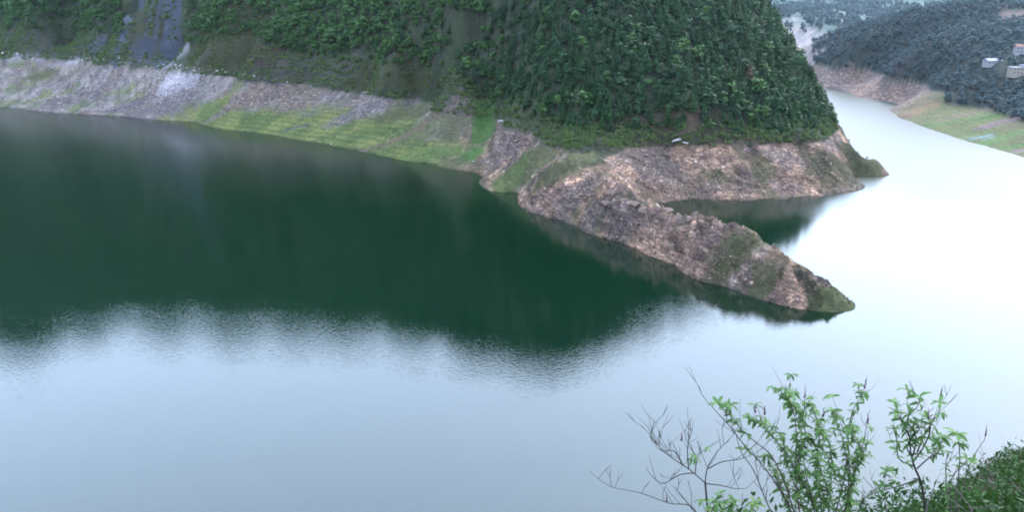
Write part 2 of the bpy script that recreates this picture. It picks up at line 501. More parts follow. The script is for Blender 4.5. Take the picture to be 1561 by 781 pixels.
P_ = lambda *a, **k: paint(HX, HY, HZ, COV, ROCK, *a, **k)
# left bank
P_(60, 115, 22, 14, C_OLIVE, .3); P_(110, 150, 60, 16, C_SCREE * .8, 1); P_(130, 110, 45, 16, C_SCREE, .8)
P_(280, 115, 27, 26, C_PALE * 1.2, .4, k=1.15); P_(262, 158, 40, 14, C_SCREE * .75, 1); P_(200, 160, 30, 8, C_SCREE * .7, 1)
for x in (20, 60, 110, 210, 260, 300, 345): P_(x, 92 + max(0, x - 250) * .1, 24, 6, C_PALE * .8, .5)
P_(400, 140, 60, 14, C_ROCKG, .9); P_(470, 145, 50, 12, C_ROCKG * 1.05, .9); P_(560, 160, 45, 14, C_SCREE * .8, .9)
P_(660, 185, 40, 22, C_OLIVE * 1.35, .2); P_(700, 170, 18, 12, C_ROCKG, .8); P_(650, 235, 40, 10, C_GRASS * 1.2, 0); P_(450, 194, 18, 3, C_SLATE, .5)
P_(640, 170, 60, 10, C_OLIVE * 1.1, .1); P_(600, 215, 60, 5, C_SOIL, .3)
P_(735, 205, 9, 22, C_LUSH, 0); P_(722, 235, 12, 14, C_LUSH, 0); P_(738, 175, 9, 20, C_LUSH * .7, 0)
P_(690, 248, 12, 10, C_OLIVE * 1.2, .2)
# above the left band: old road cutting, gully of grey debris, scrub
for x, y in ((0, 65), (60, 68), (120, 72), (180, 78), (260, 82), (330, 92), (390, 100), (440, 112), (500, 128)): P_(x, y, 34, 14, C_DIRT, .3)
P_(233, 20, 30, 90, C_OLIVE * .55, .2); P_(194, 25, 7, 90, C_SLATE * 1.1, .3, k=1.15); P_(262, 30, 10, 100, C_SLATE * 1.1, .3, k=1.15); P_(228, 30, 3, 80, C_SLATE * .9, .3); P_(242, 15, 2.5, 60, C_SLATE * .9, .3); P_(215, 74, 16, 14, C_SLATE * .7, .3); P_(262, 84, 16, 12, C_SLATE * .8, .3)
P_(115, 70, 10, 8, C_SLATE * 1.2, .3); P_(150, 65, 10, 8, C_SLATE * 1.1, .3)
P_(340, 60, 40, 40, C_OLIVE * .6, .2); P_(370, 20, 50, 50, C_OLIVE * .55, .2); P_(400, 75, 30, 12, C_SOIL * .35, .2)
P_(560, 130, 60, 12, C_OLIVE * .6, .2); P_(640, 140, 40, 10, C_OLIVE * .75, .2)
# spur hill
P_(775, 215, 14, 20, C_ROCKG * 1.1, 1); P_(760, 240, 12, 16, C_ROCKG, 1); P_(760, 190, 6, 6, C_SCREE * .9, 1)
P_(835, 232, 26, 16, C_OLIVE * 1.15, .1, k=1.1); P_(872, 250, 20, 14, C_OLIVE * 1.1, .1, k=1.1); P_(800, 245, 18, 10, C_OLIVE * 1.1, .2); P_(880, 238, 16, 12, C_OLIVE * 1.2, .1, k=1.1); P_(850, 262, 22, 8, C_OLIVE * .8, .2); P_(775, 275, 12, 10, C_GRASS, .1)
P_(900, 205, 60, 12, C_OLIVE * .55, .1); P_(1000, 205, 60, 12, C_OLIVE * .4, .1); P_(1100, 205, 60, 10, C_SOIL * .6, .2); P_(1180, 205, 50, 10, C_OLIVE * .4, .1)
P_(960, 240, 20, 14, C_ROCKG, .9); P_(1000, 250, 25, 20, C_ROCKG * 1.05, 1); P_(1060, 240, 14, 14, C_ROCK * 1.15, 1); P_(1100, 250, 10, 26, C_ROCK * 1.1, 1)
P_(1165, 260, 7, 12, C_OLIVE * .9, .3); P_(1275, 262, 18, 22, C_OLIVE * .7, .3); P_(1320, 250, 14, 20, C_OLIVE * .8, .1); P_(1300, 235, 12, 20, C_OLIVE * .6, .1)
P_(1095, 270, 10, 8, C_OLIVE * .7, .4); P_(1140, 275, 4, 14, C_ROCKG * .6, .8)
P_(1118, 385, 10, 11, C_OLIVE * .9, .2, k=1.0); P_(1108, 410, 8, 5, C_OLIVE * .8, .3, k=.9); P_(1160, 410, 9, 8, C_OLIVE * .9, .3, k=.8); P_(1170, 435, 16, 6, C_OLIVE * .75, .3); P_(1150, 365, 12, 6, C_OLIVE * .9, .2)
P_(1270, 460, 10, 7, C_GRASS * .7, 0); P_(1210, 440, 6, 9, C_ROCK * 1.3, 1); P_(1240, 455, 3, 9, C_OLIVE * .6, .3)
P_(900, 275, 10, 10, C_ROCKG * 1.1, 1); P_(880, 300, 12, 6, C_ROCKG * .8, .9)
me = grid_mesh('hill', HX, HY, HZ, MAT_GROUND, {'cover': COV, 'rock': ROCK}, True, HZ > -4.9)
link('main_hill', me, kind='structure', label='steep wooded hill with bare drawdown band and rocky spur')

# ------------------------------------------------------------------ far bank with its wood, bare band and fields
pb = A((2300, 470, 0), (1900, 350, 0), (1700, 285, 0), (1561, 240, 0), (1500, 222, 0), (1430, 201, 0), (1395, 188, 0), (1370, 179, 0), (1363, 172, 0), (1370, 162, 0), (1352, 154, 0), (1300, 143, 0), (1240, 128, 0), (1150, 116, 0))
pb += A((1561, 280, -8), (1430, 235, -8), (1340, 195, -8), (1280, 160, -8), (1200, 145, -8), (1900, 420, -8), (1150, 135, -8))
pb += A((1400, 126, 22), (1350, 115, 22), (1300, 106, 22), (1235, 96, 22), (1180, 88, 20), (1390, 152, 12), (1420, 156, 13), (1480, 164, 14), (1561, 188, 14), (1700, 225, 16), (1900, 280, 18),
        (1430, 180, 6), (1500, 200, 6), (1561, 215, 6))
pb += [D_(1235, 70, 1300), D_(1260, 57, 1290), D_(1300, 45, 1250), D_(1340, 38, 1220), D_(1380, 26, 1180), D_(1430, 16, 1150), D_(1480, 12, 1130), D_(1520, 19, 1090), D_(1561, 27, 1060), D_(1700, 20, 1000), D_(1900, 10, 950)]
pb += [D_(1300, 75, 1170), D_(1400, 75, 1020), D_(1480, 90, 940), D_(1545, 105, 870), D_(1700, 100, 860), D_(1900, 120, 800), W(1300, 1420, 30), W(1400, 1400, 50), W(1500, 1350, 60), W(1700, 1350, 60), W(1200, 1500, 10), W(1400, 1800, 40), W(1700, 1800, 60)]
bank_h = RBF(pb, 6.0)
BX, BY = polar(1130, 2050, 420, np.geomspace(470, 1900, 300))
def bank_relief(X, Y, Z0):
    up = sstep(20, 40, Z0)
    z = Z0 + up * (5 * ridged(X / 90, Y / 130, 3, 211) + 1.5 * fbm(X / 20, Y / 20, 3, 212))
    band = sstep(0.5, 6, Z0) * (1 - up)
    z = z + band * sstep(900, 980, Y) * (1.3 * ridged(X / 20, Y / 40, 3, 213) + 0.5 * fbm(X / 5, Y / 5, 3, 214))
    # field terraces: steps of about a metre
    t = sstep(1, 4, Z0) * (1 - sstep(15, 20, Z0)) * (1 - sstep(860, 930, Y))
    q = Z0 + 1.2 * fbm(X / 45, Y / 30, 2, 215)
    z = z * (1 - 0.7 * t) + 0.7 * t * (np.floor(q / 1.7) + sstep(0.75, 1.0, q / 1.7 - np.floor(q / 1.7))) * 1.7
    return z + 0.5 * np.exp(-(Z0 / 3) ** 2) * fbm(X / 9, Y / 9, 3, 216)
BZ = np.maximum(bank_relief(BX, BY, grid_eval(bank_h, BX, BY, 2)), -5)
prep(BX, BY, BZ)
g = (0.5 + 0.5 * fbm(BX / 30, BY / 30, 4, 230))[..., None]
fl = sstep(-1.2, 1.2, BZ - np.where(BY > 880, 21.5, 14.5) + 1.5 * fbm(BX / 20, BY / 20, 3, 231))[..., None]
BCOV = (C_GRASS * 1.2 * g + (C_SOIL * .6 + C_OLIVE * .8) * (1 - g)) * (1 - fl) + np.array([0.03, 0.034, 0.028]) * fl
far_band = (sstep(870, 940, BY) * (1 - fl[..., 0]))[..., None]
BCOV = BCOV * (1 - far_band) + (C_ROCK * 1.05 * g + C_SCREE * 0.95 * (1 - g)) * far_band
BROCK = far_band[..., 0] * 0.9
Q_ = lambda a, b, c, d, col, st: paint(BX, BY, BZ, BCOV, BROCK, a, b, c * .95, d * .85, col * .72 + col.mean() * .12, st)
Q_(1385, 172, 26, 22, C_SOIL * 1.5, .2); Q_(1400, 165, 20, 16, np.array([.2, .13, .06]), .1); Q_(1372, 178, 12, 8, np.array([.13, .06, .05]), .3)
Q_(1425, 188, 22, 10, C_LUSH * 1.7, 0); Q_(1450, 180, 30, 12, C_GRASS * 1.3, 0); Q_(1480, 172, 36, 10, C_SOIL * 1.5, .1); Q_(1500, 180, 20, 8, C_LUSH * 1.2, 0); Q_(1530, 185, 30, 9, np.array([.16, .1, .12]), .1)
Q_(1520, 212, 34, 10, C_LUSH * 1.9, 0); Q_(1545, 205, 30, 9, C_GRASS * 1.9, 0); Q_(1485, 206, 16, 6, C_GRASS * 1.9, 0); Q_(1550, 222, 20, 6, C_LUSH * 1.7, 0); Q_(1559, 228, 12, 6, np.array([.2, .13, .15]), .2)
Q_(1495, 208, 12, 5, np.array([.16, .24, .24]), 0); Q_(1505, 211, 8, 3, np.array([.15, .22, .22]), 0); Q_(1470, 178, 40, 8, C_GRASS * 1.7, 0); Q_(1235, 92, 30, 22, np.array([.26, .21, .2]), .3); Q_(1222, 80, 30, 60, np.array([.28, .23, .22]), .3)
Q_(1545, 24, 40, 30, np.array([.13, .09, .08]), .1); Q_(1370, 95, 20, 30, np.array([.06, .045, .045]), 0)
me = grid_mesh('far_bank', BX, BY, BZ, MAT_GROUND, {'cover': BCOV, 'rock': BROCK}, True, BZ > -4.9)
link('far_bank', me, kind='structure', label='far bank with terraced fields and wooded hill')

# distant mountains fading in the haze
pm = [(260, 1700, 0), (420, 1750, 0), (600, 1900, 3), (60, 1700, 0), (-400, 2000, 30), (-1500, 2200, 200), (420, 1560, -6), (150, 1500, -6), (650, 1650, -6), (900, 1700, -4), (1300, 1750, 20), (1900, 1700, 80), (2600, 1800, 150),
      (480, 1980, 26), (560, 2080, 62), (620, 1980, 40), (700, 2150, 60), (380, 2200, 10), (330, 2600, 30), (640, 2400, 64), (900, 2300, 66), (1250, 2350, 90), (500, 2900, 60), (760, 2900, 84), (1100, 3000, 96), (1500, 2900, 105), (300, 3100, 70),
      (800, 3900, 100), (1400, 3900, 112), (2000, 3600, 150), (500, 4200, 105), (1000, 5200, 200), (1800, 5200, 260), (2600, 4800, 240), (0, 4200, 200), (-1500, 4200, 420), (600, 6600, 330), (1800, 6600, 380), (3600, 6400, 420), (-1800, 6600, 450), (2800, 3000, 200), (3900, 5000, 300)]
mount_h = RBF(pm, 60.0)
MX, MY = polar(-700, 2150, 420, np.geomspace(1480, 6900, 260))
MZ = grid_eval(mount_h, MX, MY, 2)
rise = sstep(4, 60, MZ)
MZ = MZ + rise * (34 * ridged(MX / 330, MY / 420, 4, 301) + 9 * fbm(MX / 60, MY / 60, 4, 302)) * (.35 + .65 * sstep(1500, 3200, MY))
MZ = np.maximum(MZ + 0.6 * fbm(MX / 25, MY / 25, 3, 303), -5)
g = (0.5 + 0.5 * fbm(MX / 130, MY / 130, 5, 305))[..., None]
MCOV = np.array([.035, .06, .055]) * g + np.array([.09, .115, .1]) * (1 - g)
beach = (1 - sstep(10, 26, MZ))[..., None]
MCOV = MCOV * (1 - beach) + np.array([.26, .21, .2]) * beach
prep(MX, MY, MZ)
MROCK = np.zeros(MX.shape)
for a in ((1310, 30, 50, 26), (1270, 8, 40, 30), (1228, 66, 70, 60), (1212, 56, 60, 80)): paint(MX, MY, MZ, MCOV, MROCK, *a, np.array([.24, .21, .2]), 0.2)
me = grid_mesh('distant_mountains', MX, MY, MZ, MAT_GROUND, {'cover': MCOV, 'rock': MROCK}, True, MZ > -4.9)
link('distant_mountains', me, kind='structure', label='hazy blue mountains at the end of the valley')

# ------------------------------------------------------------------ slope at the camera's feet, rising behind it
pn = [(-3, 0, 118.3), (0, 0, 118.4), (3, 0, 118.6), (6, 0, 119.2), (0, 3, 116.3), (3, 3, 117.2), (-3, 3, 115.9), (0, 6.5, 113.2), (1, 6.5, 114.9), (2.5, 6.5, 115.6), (4, 6.5, 115.6), (6, 6.5, 116), (9, 7, 117.2),
      (3, 10, 111.8), (5, 10, 112.9), (7, 10, 113.7), (3, 14, 106.5), (5, 14, 108.9), (6.3, 14, 110.0), (7.6, 14, 110.8), (9, 14, 111.8), (12, 14, 113.7), (3, 18, 103), (7, 18, 106), (10, 18, 108.4), (14, 18, 112),
      (0, 14, 106), (-6, 10, 109), (0, 30, 91), (10, 30, 95), (20, 30, 104), (-20, 30, 91), (-20, 0, 119), (20, 0, 124), (30, 14, 122), (0, 60, 64), (40, 60, 70), (-40, 60, 64), (0, 110, 14), (60, 110, 18), (-60, 110, 14), (0, 126, 0), (0, 150, -10),
      (120, 60, 80), (140, 110, 30), (-120, 60, 70), (-140, 110, 18), (140, 140, -8), (-140, 140, -10), (0, -20, 134), (-30, -20, 134), (30, -20, 138), (0, -100, 195), (100, -100, 200), (-100, -100, 195), (0, -280, 320), (300, -280, 330), (-300, -280, 320),
      (320, 0, 130), (-320, 0, 120), (320, 110, 20), (-320, 110, 15), (320, 150, -8), (-320, 150, -8)]
near_h = RBF(pn, 1.2)
ax = np.concatenate([-np.geomspace(320, 4, 36), np.linspace(-3.6, 15, 110), np.geomspace(15.6, 320, 34)])
ay = np.concatenate([-np.geomspace(280, 2, 24), np.linspace(-1.6, 20, 110), np.geomspace(20.5, 150, 26)])
NX, NY = np.meshgrid(ax, ay)
NZ0 = near_h(NX, NY)
def near_relief(X, Y, Z):
    r = np.hypot(X, Y)
    return Z + 0.12 * fbm(X / 1.1, Y / 1.1, 3, 401) + sstep(30, 90, r) * 6 * fbm(X / 40, Y / 40, 3, 402)
NZ = np.maximum(near_relief(NX, NY, NZ0), -5)
g = (0.5 + 0.5 * fbm(NX / 1.5, NY / 1.5, 4, 403))[..., None]
NCOV = np.array([.035, .045, .018]) * g + np.array([.06, .045, .03]) * (1 - g)
me = grid_mesh('near_slope', NX, NY, NZ, MAT_GROUND, {'cover': NCOV, 'rock': np.zeros(NX.shape)}, True)
link('near_slope', me, kind='structure', label='overgrown mountainside falling away below the viewpoint')

# ------------------------------------------------------------------ foliage materials
def leaf_mat(name, dark, light, hue=(0, 0, 0), rough=0.6, scale=0.35, trans=0.25):
    M = Mat(name)
    tint = M.attr('tint').outputs['Fac']
    oi = M.n('ShaderNodeObjectInfo').outputs['Random']
    nz = M.noise(scale, 3, 0.6, M.pos()).outputs[0]
    f = M.math('ADD', M.math('MULTIPLY', tint, 0.55), M.math('MULTIPLY', oi, 0.25))
    f = M.math('ADD', f, M.rng(nz, 0.3, 0.7, 0.0, 0.3), clamp=True)
    c = M.mix(f, dark, light)
    M.l(c, M.b.inputs['Base Color'])
    M.b.inputs['Roughness'].default_value = rough
    M.b.inputs['Specular IOR Level'].default_value = 0.2
    if trans:
        tr = M.n('ShaderNodeBsdfTranslucent', Color=c)
        mx = M.n('ShaderNodeMixShader', Fac=trans)
        M.l(M.b.outputs[0], mx.inputs[1]); M.l(tr.outputs[0], mx.inputs[2]); M.l(mx.outputs[0], M.out.inputs[0])
    return M.m
MAT_PINE = leaf_mat('pine_needles', (.006, .02, .006), (.024, .066, .016), trans=0.1)
MAT_BROAD = leaf_mat('broadleaf_foliage', (.014, .034, .008), (.052, .115, .02), trans=0.15)
MAT_SCRUB = leaf_mat('scrub_foliage', (.03, .045, .018), (.09, .13, .035), trans=0.1)
MAT_FARLEAF = leaf_mat('haze_tinted_foliage', (.034, .058, .06), (.07, .1, .1), scale=0.03, trans=0.3)  # distance haze mixed into the leaf colour, paler and bluer
MAT_RUST = leaf_mat('withered_foliage', (.05, .035, .02), (.11, .07, .035), trans=0.1)
MAT_BARK = simple_mat('bark', (.06, .048, .04), 0.9, 0.4, 5)

# ------------------------------------------------------------------ tree shapes (height 1, base at the origin)
def tri_soup(tris, tint):
    V = np.array(tris, float).reshape(-1, 3)
    return V, np.arange(len(V)).reshape(-1, 3), np.repeat(np.array(tint, float), 3)

def pine_crown(rnd, layers=11, per=7):
    T, C = [], []
    lean = (rnd.uniform(-.03, .03), rnd.uniform(-.03, .03)); wid = rnd.uniform(.24, .37)
    for i in range(layers):
        t = i / (layers - 1)
        z = .13 + .85 * t
        r = wid * (1 - t) ** .75 * rnd.uniform(.8, 1.15) + .018
        n = max(3, round(per * (1 - .45 * t)))
        a0 = rnd.uniform(0, 6.28)
        for k in range(n):
            a = a0 + 6.283 * k / n + rnd.uniform(-.3, .3)
            rr = r * rnd.uniform(.65, 1.15)
            if rnd.random() < .08: continue
            ca, sa = math.cos(a), math.sin(a)
            zz = z + rnd.uniform(-.02, .02)
            base = (lean[0] * t, lean[1] * t, zz + .03)
            tip = (base[0] + ca * rr, base[1] + sa * rr, zz - rr * rnd.uniform(.05, .45))
            w = rr * rnd.uniform(.3, .5)
            mid = [base[q] * .4 + tip[q] * .6 for q in range(3)]
            l = (mid[0] - sa * w, mid[1] + ca * w, mid[2] - .015)
            rt = (mid[0] + sa * w, mid[1] - ca * w, mid[2] - .02)
            c = rnd.uniform(0, 1)
            T += [(base, l, tip), (base, tip, rt)]
            up = (mid[0], mid[1], mid[2] + .05)
            T += [(base, up, tip)]
            C += [c, c, c * .8]
    T.append(((lean[0] + .012, lean[1], .93), (lean[0] - .012, lean[1], .93), (lean[0], lean[1], 1.02))); C.append(.6)
    return tri_soup(T, C)

def leafy_crown(rnd, n=230, z0=.22, lobes=7, size=.075, squash=.8, spread=.3):
    L = []
    for i in range(lobes):
        a = rnd.uniform(0, 6.28); r = rnd.uniform(.0, spread * .75)
        zc = rnd.uniform(z0 + .12, .84)
        L.append((math.cos(a) * r, math.sin(a) * r, zc, rnd.uniform(.12, .21), rnd.uniform(0, 1)))
    T, C = [], []
    for i in range(n):
        cx, cy, cz, lr, lt = L[rnd.randrange(lobes)]
        v = Vector((rnd.gauss(0, 1), rnd.gauss(0, 1), rnd.gauss(.25, 1))).normalized()
        p = Vector((cx, cy, cz)) + Vector((v.x * lr, v.y * lr, v.z * lr * squash)) * rnd.uniform(.65, 1.08)
        nrm = (v + Vector((rnd.uniform(-.6, .6), rnd.uniform(-.6, .6), rnd.uniform(-.2, .7)))).normalized()
        u = nrm.orthogonal().normalized(); w = nrm.cross(u)
        a = rnd.uniform(0, 6.28); u, w = u * math.cos(a) + w * math.sin(a), w * math.cos(a) - u * math.sin(a)
        s = size * rnd.uniform(.5, 1.2)
        q = [p + u * s, p + w * s * .6, p - u * s * .9, p - w * s * .7]
        c = min(1, max(0, lt * .5 + rnd.uniform(0, .5)))
        T += [(q[0], q[1], q[2]), (q[0], q[2], q[3])]; C += [c, c]
    return tri_soup([[tuple(x) for x in t] for t in T], C)

def cone_tube(p0, p1, r0, r1, n=6):
    p0, p1 = Vector(p0), Vector(p1)
    d = (p1 - p0).normalized(); u = d.orthogonal().normalized(); w = d.cross(u)
    V = []
    for p, r in ((p0, r0), (p1, r1)):
        for k in range(n):
            a = 6.2832 * k / n
            V.append(tuple(p + (u * math.cos(a) + w * math.sin(a)) * r))
    F = []
    for k in range(n):
        j = (k + 1) % n
        F += [(k, j, n + j), (k, n + j, n + k)]
    return V, F
def join(parts):
    V, F = [], []
    for v, f in parts:
        o = len(V); V += list(v); F += [tuple(i + o for i in t) for t in f]
    return np.array(V, float), np.array(F, int)
def trunk_shape(rnd, top, limbs=0, r=.02):
    P = [cone_tube((0, 0, -.06), (rnd.uniform(-.01, .01), rnd.uniform(-.01, .01), top * .5), r, r * .7), cone_tube((0, 0, top * .48), (rnd.uniform(-.02, .02), 0, top), r * .7, r * .2)]
    for i in range(limbs):
        a = rnd.uniform(0, 6.28); z = rnd.uniform(.2, .45)
        P.append(cone_tube((0, 0, z), (math.cos(a) * .2, math.sin(a) * .2, z + .28), r * .5, r * .15, 5))
    return join(P)

rnd = random.Random(3)
def variants(name, n, crown_fn, trunk_fn, mat):
    out = []
    for i in range(n):
        V, F, c = crown_fn(); TV, TF = trunk_fn()
        cm = fast_mesh(name + '_crown', V, F, mat, {'tint': c}, False)
        tm = fast_mesh(name + '_trunk', TV, TF, MAT_BARK, None, True)
        out.append(dict(V=V, F=F, c=c, TV=TV, TF=TF, crown=cm, trunk=tm))
    return out
PINES = variants('pine', 5, lambda: pine_crown(rnd), lambda: trunk_shape(rnd, .95), MAT_PINE) + variants('bushy_pine', 2, lambda: leafy_crown(rnd, 210, .12, 8, .07, 1.1, .2), lambda: trunk_shape(rnd, .8), MAT_PINE)
PINES_LOW = variants('pine_far', 3, lambda: pine_crown(rnd, 6, 5), lambda: trunk_shape(rnd, .95), MAT_PINE)
BROADS = variants('broadleaf', 6, lambda: leafy_crown(rnd), lambda: trunk_shape(rnd, .7, 3, .022), MAT_BROAD)
BROADS_LOW = variants('broadleaf_far', 3, lambda: leafy_crown(rnd, 60, .15, 5, .14), lambda: trunk_shape(rnd, .7, 0, .022), MAT_BROAD)
BUSHES = variants('bush', 4, lambda: leafy_crown(rnd, 130, -.1, 6, .12, .7, .5), lambda: trunk_shape(rnd, .6, 3, .03), MAT_SCRUB)
FARS = variants('far_tree', 5, lambda: leafy_crown(rnd, 120, .1, 6, .1), lambda: trunk_shape(rnd, .7, 0, .025), MAT_FARLEAF)

def forest_mesh(name, var, P, H, kinds, mats, seed=1):
    """many trees of one wood as one mesh; P base points, H heights"""
    r = np.random.default_rng(seed)
    Vs, Fs, Cs, Ms, off = [], [], [], [], 0
    for k, v in enumerate(var):
        idx = np.where(kinds == k)[0]
        if len(idx) == 0: continue
        a = r.uniform(0, 6.283, len(idx)); ca, sa = np.cos(a), np.sin(a)
        h = H[idx]; wx = h * r.uniform(1.0, 1.4, len(idx))
        tint = r.uniform(0, 1, len(idx))
        for V, F, c, mi in ((v['V'], v['F'], v['c'], 0), (v['TV'], v['TF'], np.zeros(len(v['TV'])), 1)):
            X = (V[None, :, 0] * ca[:, None] - V[None, :, 1] * sa[:, None]) * wx[:, None] + P[idx, 0:1]
            Y = (V[None, :, 0] * sa[:, None] + V[None, :, 1] * ca[:, None]) * wx[:, None] + P[idx, 1:2]
            Z = V[None, :, 2] * h[:, None] + P[idx, 2:3]
            Vs.append(np.stack([X, Y, Z], -1).reshape(-1, 3))
            Fs.append((F[None] + (np.arange(len(idx)) * len(V))[:, None, None]).reshape(-1, 3) + off)
            Cs.append(np.clip(c[None] * .6 + tint[:, None] * .7 - .15, 0, 1).reshape(-1))
            Ms.append(np.full(len(idx) * len(F), mi)); off += len(idx) * len(V)
    me = fast_mesh(name, np.concatenate(Vs), np.concatenate(Fs), None, {'tint': np.concatenate(Cs)}, False)
    for m in mats: me.materials.append(m)
    me.polygons.foreach_set('material_index', np.concatenate(Ms).astype(np.int32))
    return me

def place_tree(kind, v, p, h, label, group, cat='tree', mat=None):
    o = bpy.data.objects.new(kind, None); COL.objects.link(o)
    o.empty_display_size = 1
    o.location = p; o.rotation_euler = (rnd.uniform(-.04, .04), rnd.uniform(-.04, .04), rnd.uniform(0, 6.28))
    w = h * rnd.uniform(1.0, 1.4); o.scale = (w, w, h)
    o['label'] = label; o['category'] = cat; o['group'] = group
    for nm, m in (('crown', v['crown']), ('trunk', v['trunk'])):
        if nm == 'crown' and mat:
            m = m.copy(); m.materials.clear(); m.materials.append(mat)
        link(nm, m, o)
    return o

def interp_hill(x, y): return relief(x, y, hill_h(x, y))
def facing(f, x, y, z):
    e = 4.0
    gx = (f(x + e, y) - f(x - e, y)) / (2 * e); gy = (f(x, y + e) - f(x, y - e)) / (2 * e)
    return (-gx * (0 - x) - gy * (0 - y) + (CAM_H - z)) / np.sqrt(gx * gx + gy * gy + 1) / np.hypot(x, y)

def jgrid(x0, x1, y0, y1, sp, seed):
    r = np.random.default_rng(seed)
    X, Y = np.meshgrid(np.arange(x0, x1, sp), np.arange(y0, y1, sp))
    X = X + r.uniform(-.48, .48, X.shape) * sp; Y = Y + r.uniform(-.48, .48, Y.shape) * sp
    return X.ravel(), Y.ravel()

TL = np.array([(-900, 20), (-100, 36), (0, 46), (170, 52), (300, 70), (350, 58), (420, 74), (450, 92), (480, 100), (520, 95), (600, 108), (700, 118), (745, 155), (790, 168), (830, 188), (900, 200), (1000, 200), (1100, 203), (1200, 200), (1300, 190)])
x, y = jgrid(-760, 270, 545, 1260, 4.6, 31)
z = interp_hill(x, y)
u, v = project(np.stack([x, y, z], 1))
ok = (v > -14) & (u > -45) & (u < 1300) & (z > 24) & (v < np.interp(u, TL[:, 0], TL[:, 1]))
x, y, z, u, v = x[ok], y[ok], z[ok], u[ok], v[ok]
fc = facing(hill_h, x, y, z)
ok = fc > -.06
x, y, z, u, v = x[ok], y[ok], z[ok], u[ok], v[ok]
r = RNG.uniform(0, 1, len(x))
clump = fbm(x / 30, y / 30, 3, 501)
is_pine = r < sstep(560, 860, u + clump * 160) * .91 + .03
dens = np.ones(len(x))
gully = (u > 178 + v * .25) & (u < 284 + v * .1)
dens[gully] = 0
scrubby = (u > 290) & (u < 430 - v * .2)
dens[scrubby] = .8
dens *= np.where(u < 560, .9, .97)
ok = RNG.uniform(0, 1, len(x)) < dens
x, y, z, u, v, is_pine = x[ok], y[ok], z[ok], u[ok], v[ok], is_pine[ok]
H = np.where(is_pine, RNG.uniform(7.5, 12.5, len(x)), RNG.uniform(8.0, 14.5, len(x)))
H *= np.where(RNG.uniform(0, 1, len(x)) < .22, .62, np.where(RNG.uniform(0, 1, len(x)) < .15, 1.25, 1.0))
H *= np.clip(.65 + (np.interp(u, TL[:, 0], TL[:, 1]) - v) / 60, .65, 1)
P = np.stack([x, y, z - .3], 1)
size = H / y
print('hill trees', len(x), 'pines', is_pine.sum())
MIXMAT = [MAT_PINE, MAT_BARK]
for pine in (True, False):
    idx = np.where(is_pine == pine)[0]
    inside = (u[idx] > 0) & (v[idx] > 4)
    order = idx[np.argsort(-(size[idx] * np.where(inside, 1, .2)))]
    first, rest = (order[:300], order[300:]) if pine else (order[:210], order[210:])
    var = PINES if pine else BROADS
    for i in first:
        if pine:
            zx = 'left' if u[i] < 820 else 'middle' if u[i] < 940 else 'right' if u[i] < 1100 else 'far right'
            low = v[i] > np.interp(u[i], TL[:, 0], TL[:, 1]) - 22
            lab = ('dark green pine in the lowest row, %s part of the wood edge' if low else 'dark green pine a few rows above the wood edge, %s part of the hill') % zx
            grp = ('pines in the lowest row, ' if low else 'pines above the lowest row, ') + zx
            kind = 'pine_tree'
        else:
            kind = 'broadleaf_tree'
            if u[i] < 300: lab = 'bright green broadleaf tree near the grey debris gully above the left bank'; grp = 'broadleaf trees near the debris gully'
            elif u[i] < 800: lab = ('fresh green broadleaf tree on the slope above the %s of the grassy bank' % ('left part' if u[i] < 450 else 'middle' if u[i] < 620 else 'right end')); grp = 'broadleaf trees above the grassy bank, ' + ('left' if u[i] < 450 else 'middle' if u[i] < 620 else 'right')
            else: lab = 'green broadleaf tree mixed among the dark pines above the rock band'; grp = 'broadleaf trees among the pines'
        place_tree(kind, var[rnd.randrange(len(var))], P[i], H[i], lab, grp)
    if len(rest):
        me = forest_mesh('wood', var, P[rest], H[rest], RNG.integers(0, len(var), len(rest)), [MAT_PINE if pine else MAT_BROAD, MAT_BARK], 5 + pine)
        link('pine_wood' if pine else 'broadleaf_wood', me, kind='stuff', label='dense dark pine wood covering the upper hill' if pine else 'broadleaf trees filling the upper slopes', cat='wood')
# above the frame: the same wood goes on to the ridge
x, y = jgrid(-1300, 260, 560, 1690, 8.6, 37)
z = interp_hill(x, y)
u, v = project(np.stack([x, y, z], 1))
ok = (v < -14) & (v > -800) & (u > -460) & (u < 1300) & (z > 40)
x, y, z, u = x[ok], y[ok], z[ok], u[ok]
ok = facing(hill_h, x, y, z) > -.1
x, y, z, u = x[ok], y[ok], z[ok], u[ok]
r = RNG.uniform(0, 1, len(x)) < sstep(450, 800, u)
for pine, var, nm in ((True, PINES_LOW, 'upper_pine_wood'), (False, BROADS_LOW, 'upper_broadleaf_wood')):
    k = np.where(r == pine)[0]
    me = forest_mesh(nm, var, np.stack([x[k], y[k], z[k] - .4], 1), RNG.uniform(10, 16, len(k)), RNG.integers(0, 3, len(k)), [MAT_PINE if pine else MAT_BROAD, MAT_BARK], 9)
    link(nm, me, kind='stuff', label='wood climbing on to the ridge', cat='wood')

# one withered tree in the pine wood, and the tall pine that breaks the skyline
def spot_on(px, py, X=None):
    X = HX if X is None else X
    Y, Z = (HY, HZ) if X is HX else (BY, BZ)
    return locate(X, Y, Z, px, py)
p = spot_on(1142, 128); place_tree('withered_tree', PINES[0], p, 15, 'withered brown pine standing out among the dark green pines', 'withered tree', mat=MAT_RUST)
p = np.array(D_(1184, 60, 727)); p[2] = float(interp_hill(np.array([p[0]]), np.array([p[1]]))[0]) - .5
place_tree('pine_tree', PINES[2], p, 17, 'tallest pine breaking the skyline at the right shoulder of the hill', 'skyline pine')
p = np.array(D_(1178, 45, 735)); p[2] = float(interp_hill(np.array([p[0]]), np.array([p[1]]))[0]) - .5
place_tree('pine_tree', PINES[4], p, 14, 'second pine on the skyline, just left of the tallest one', 'skyline pine')

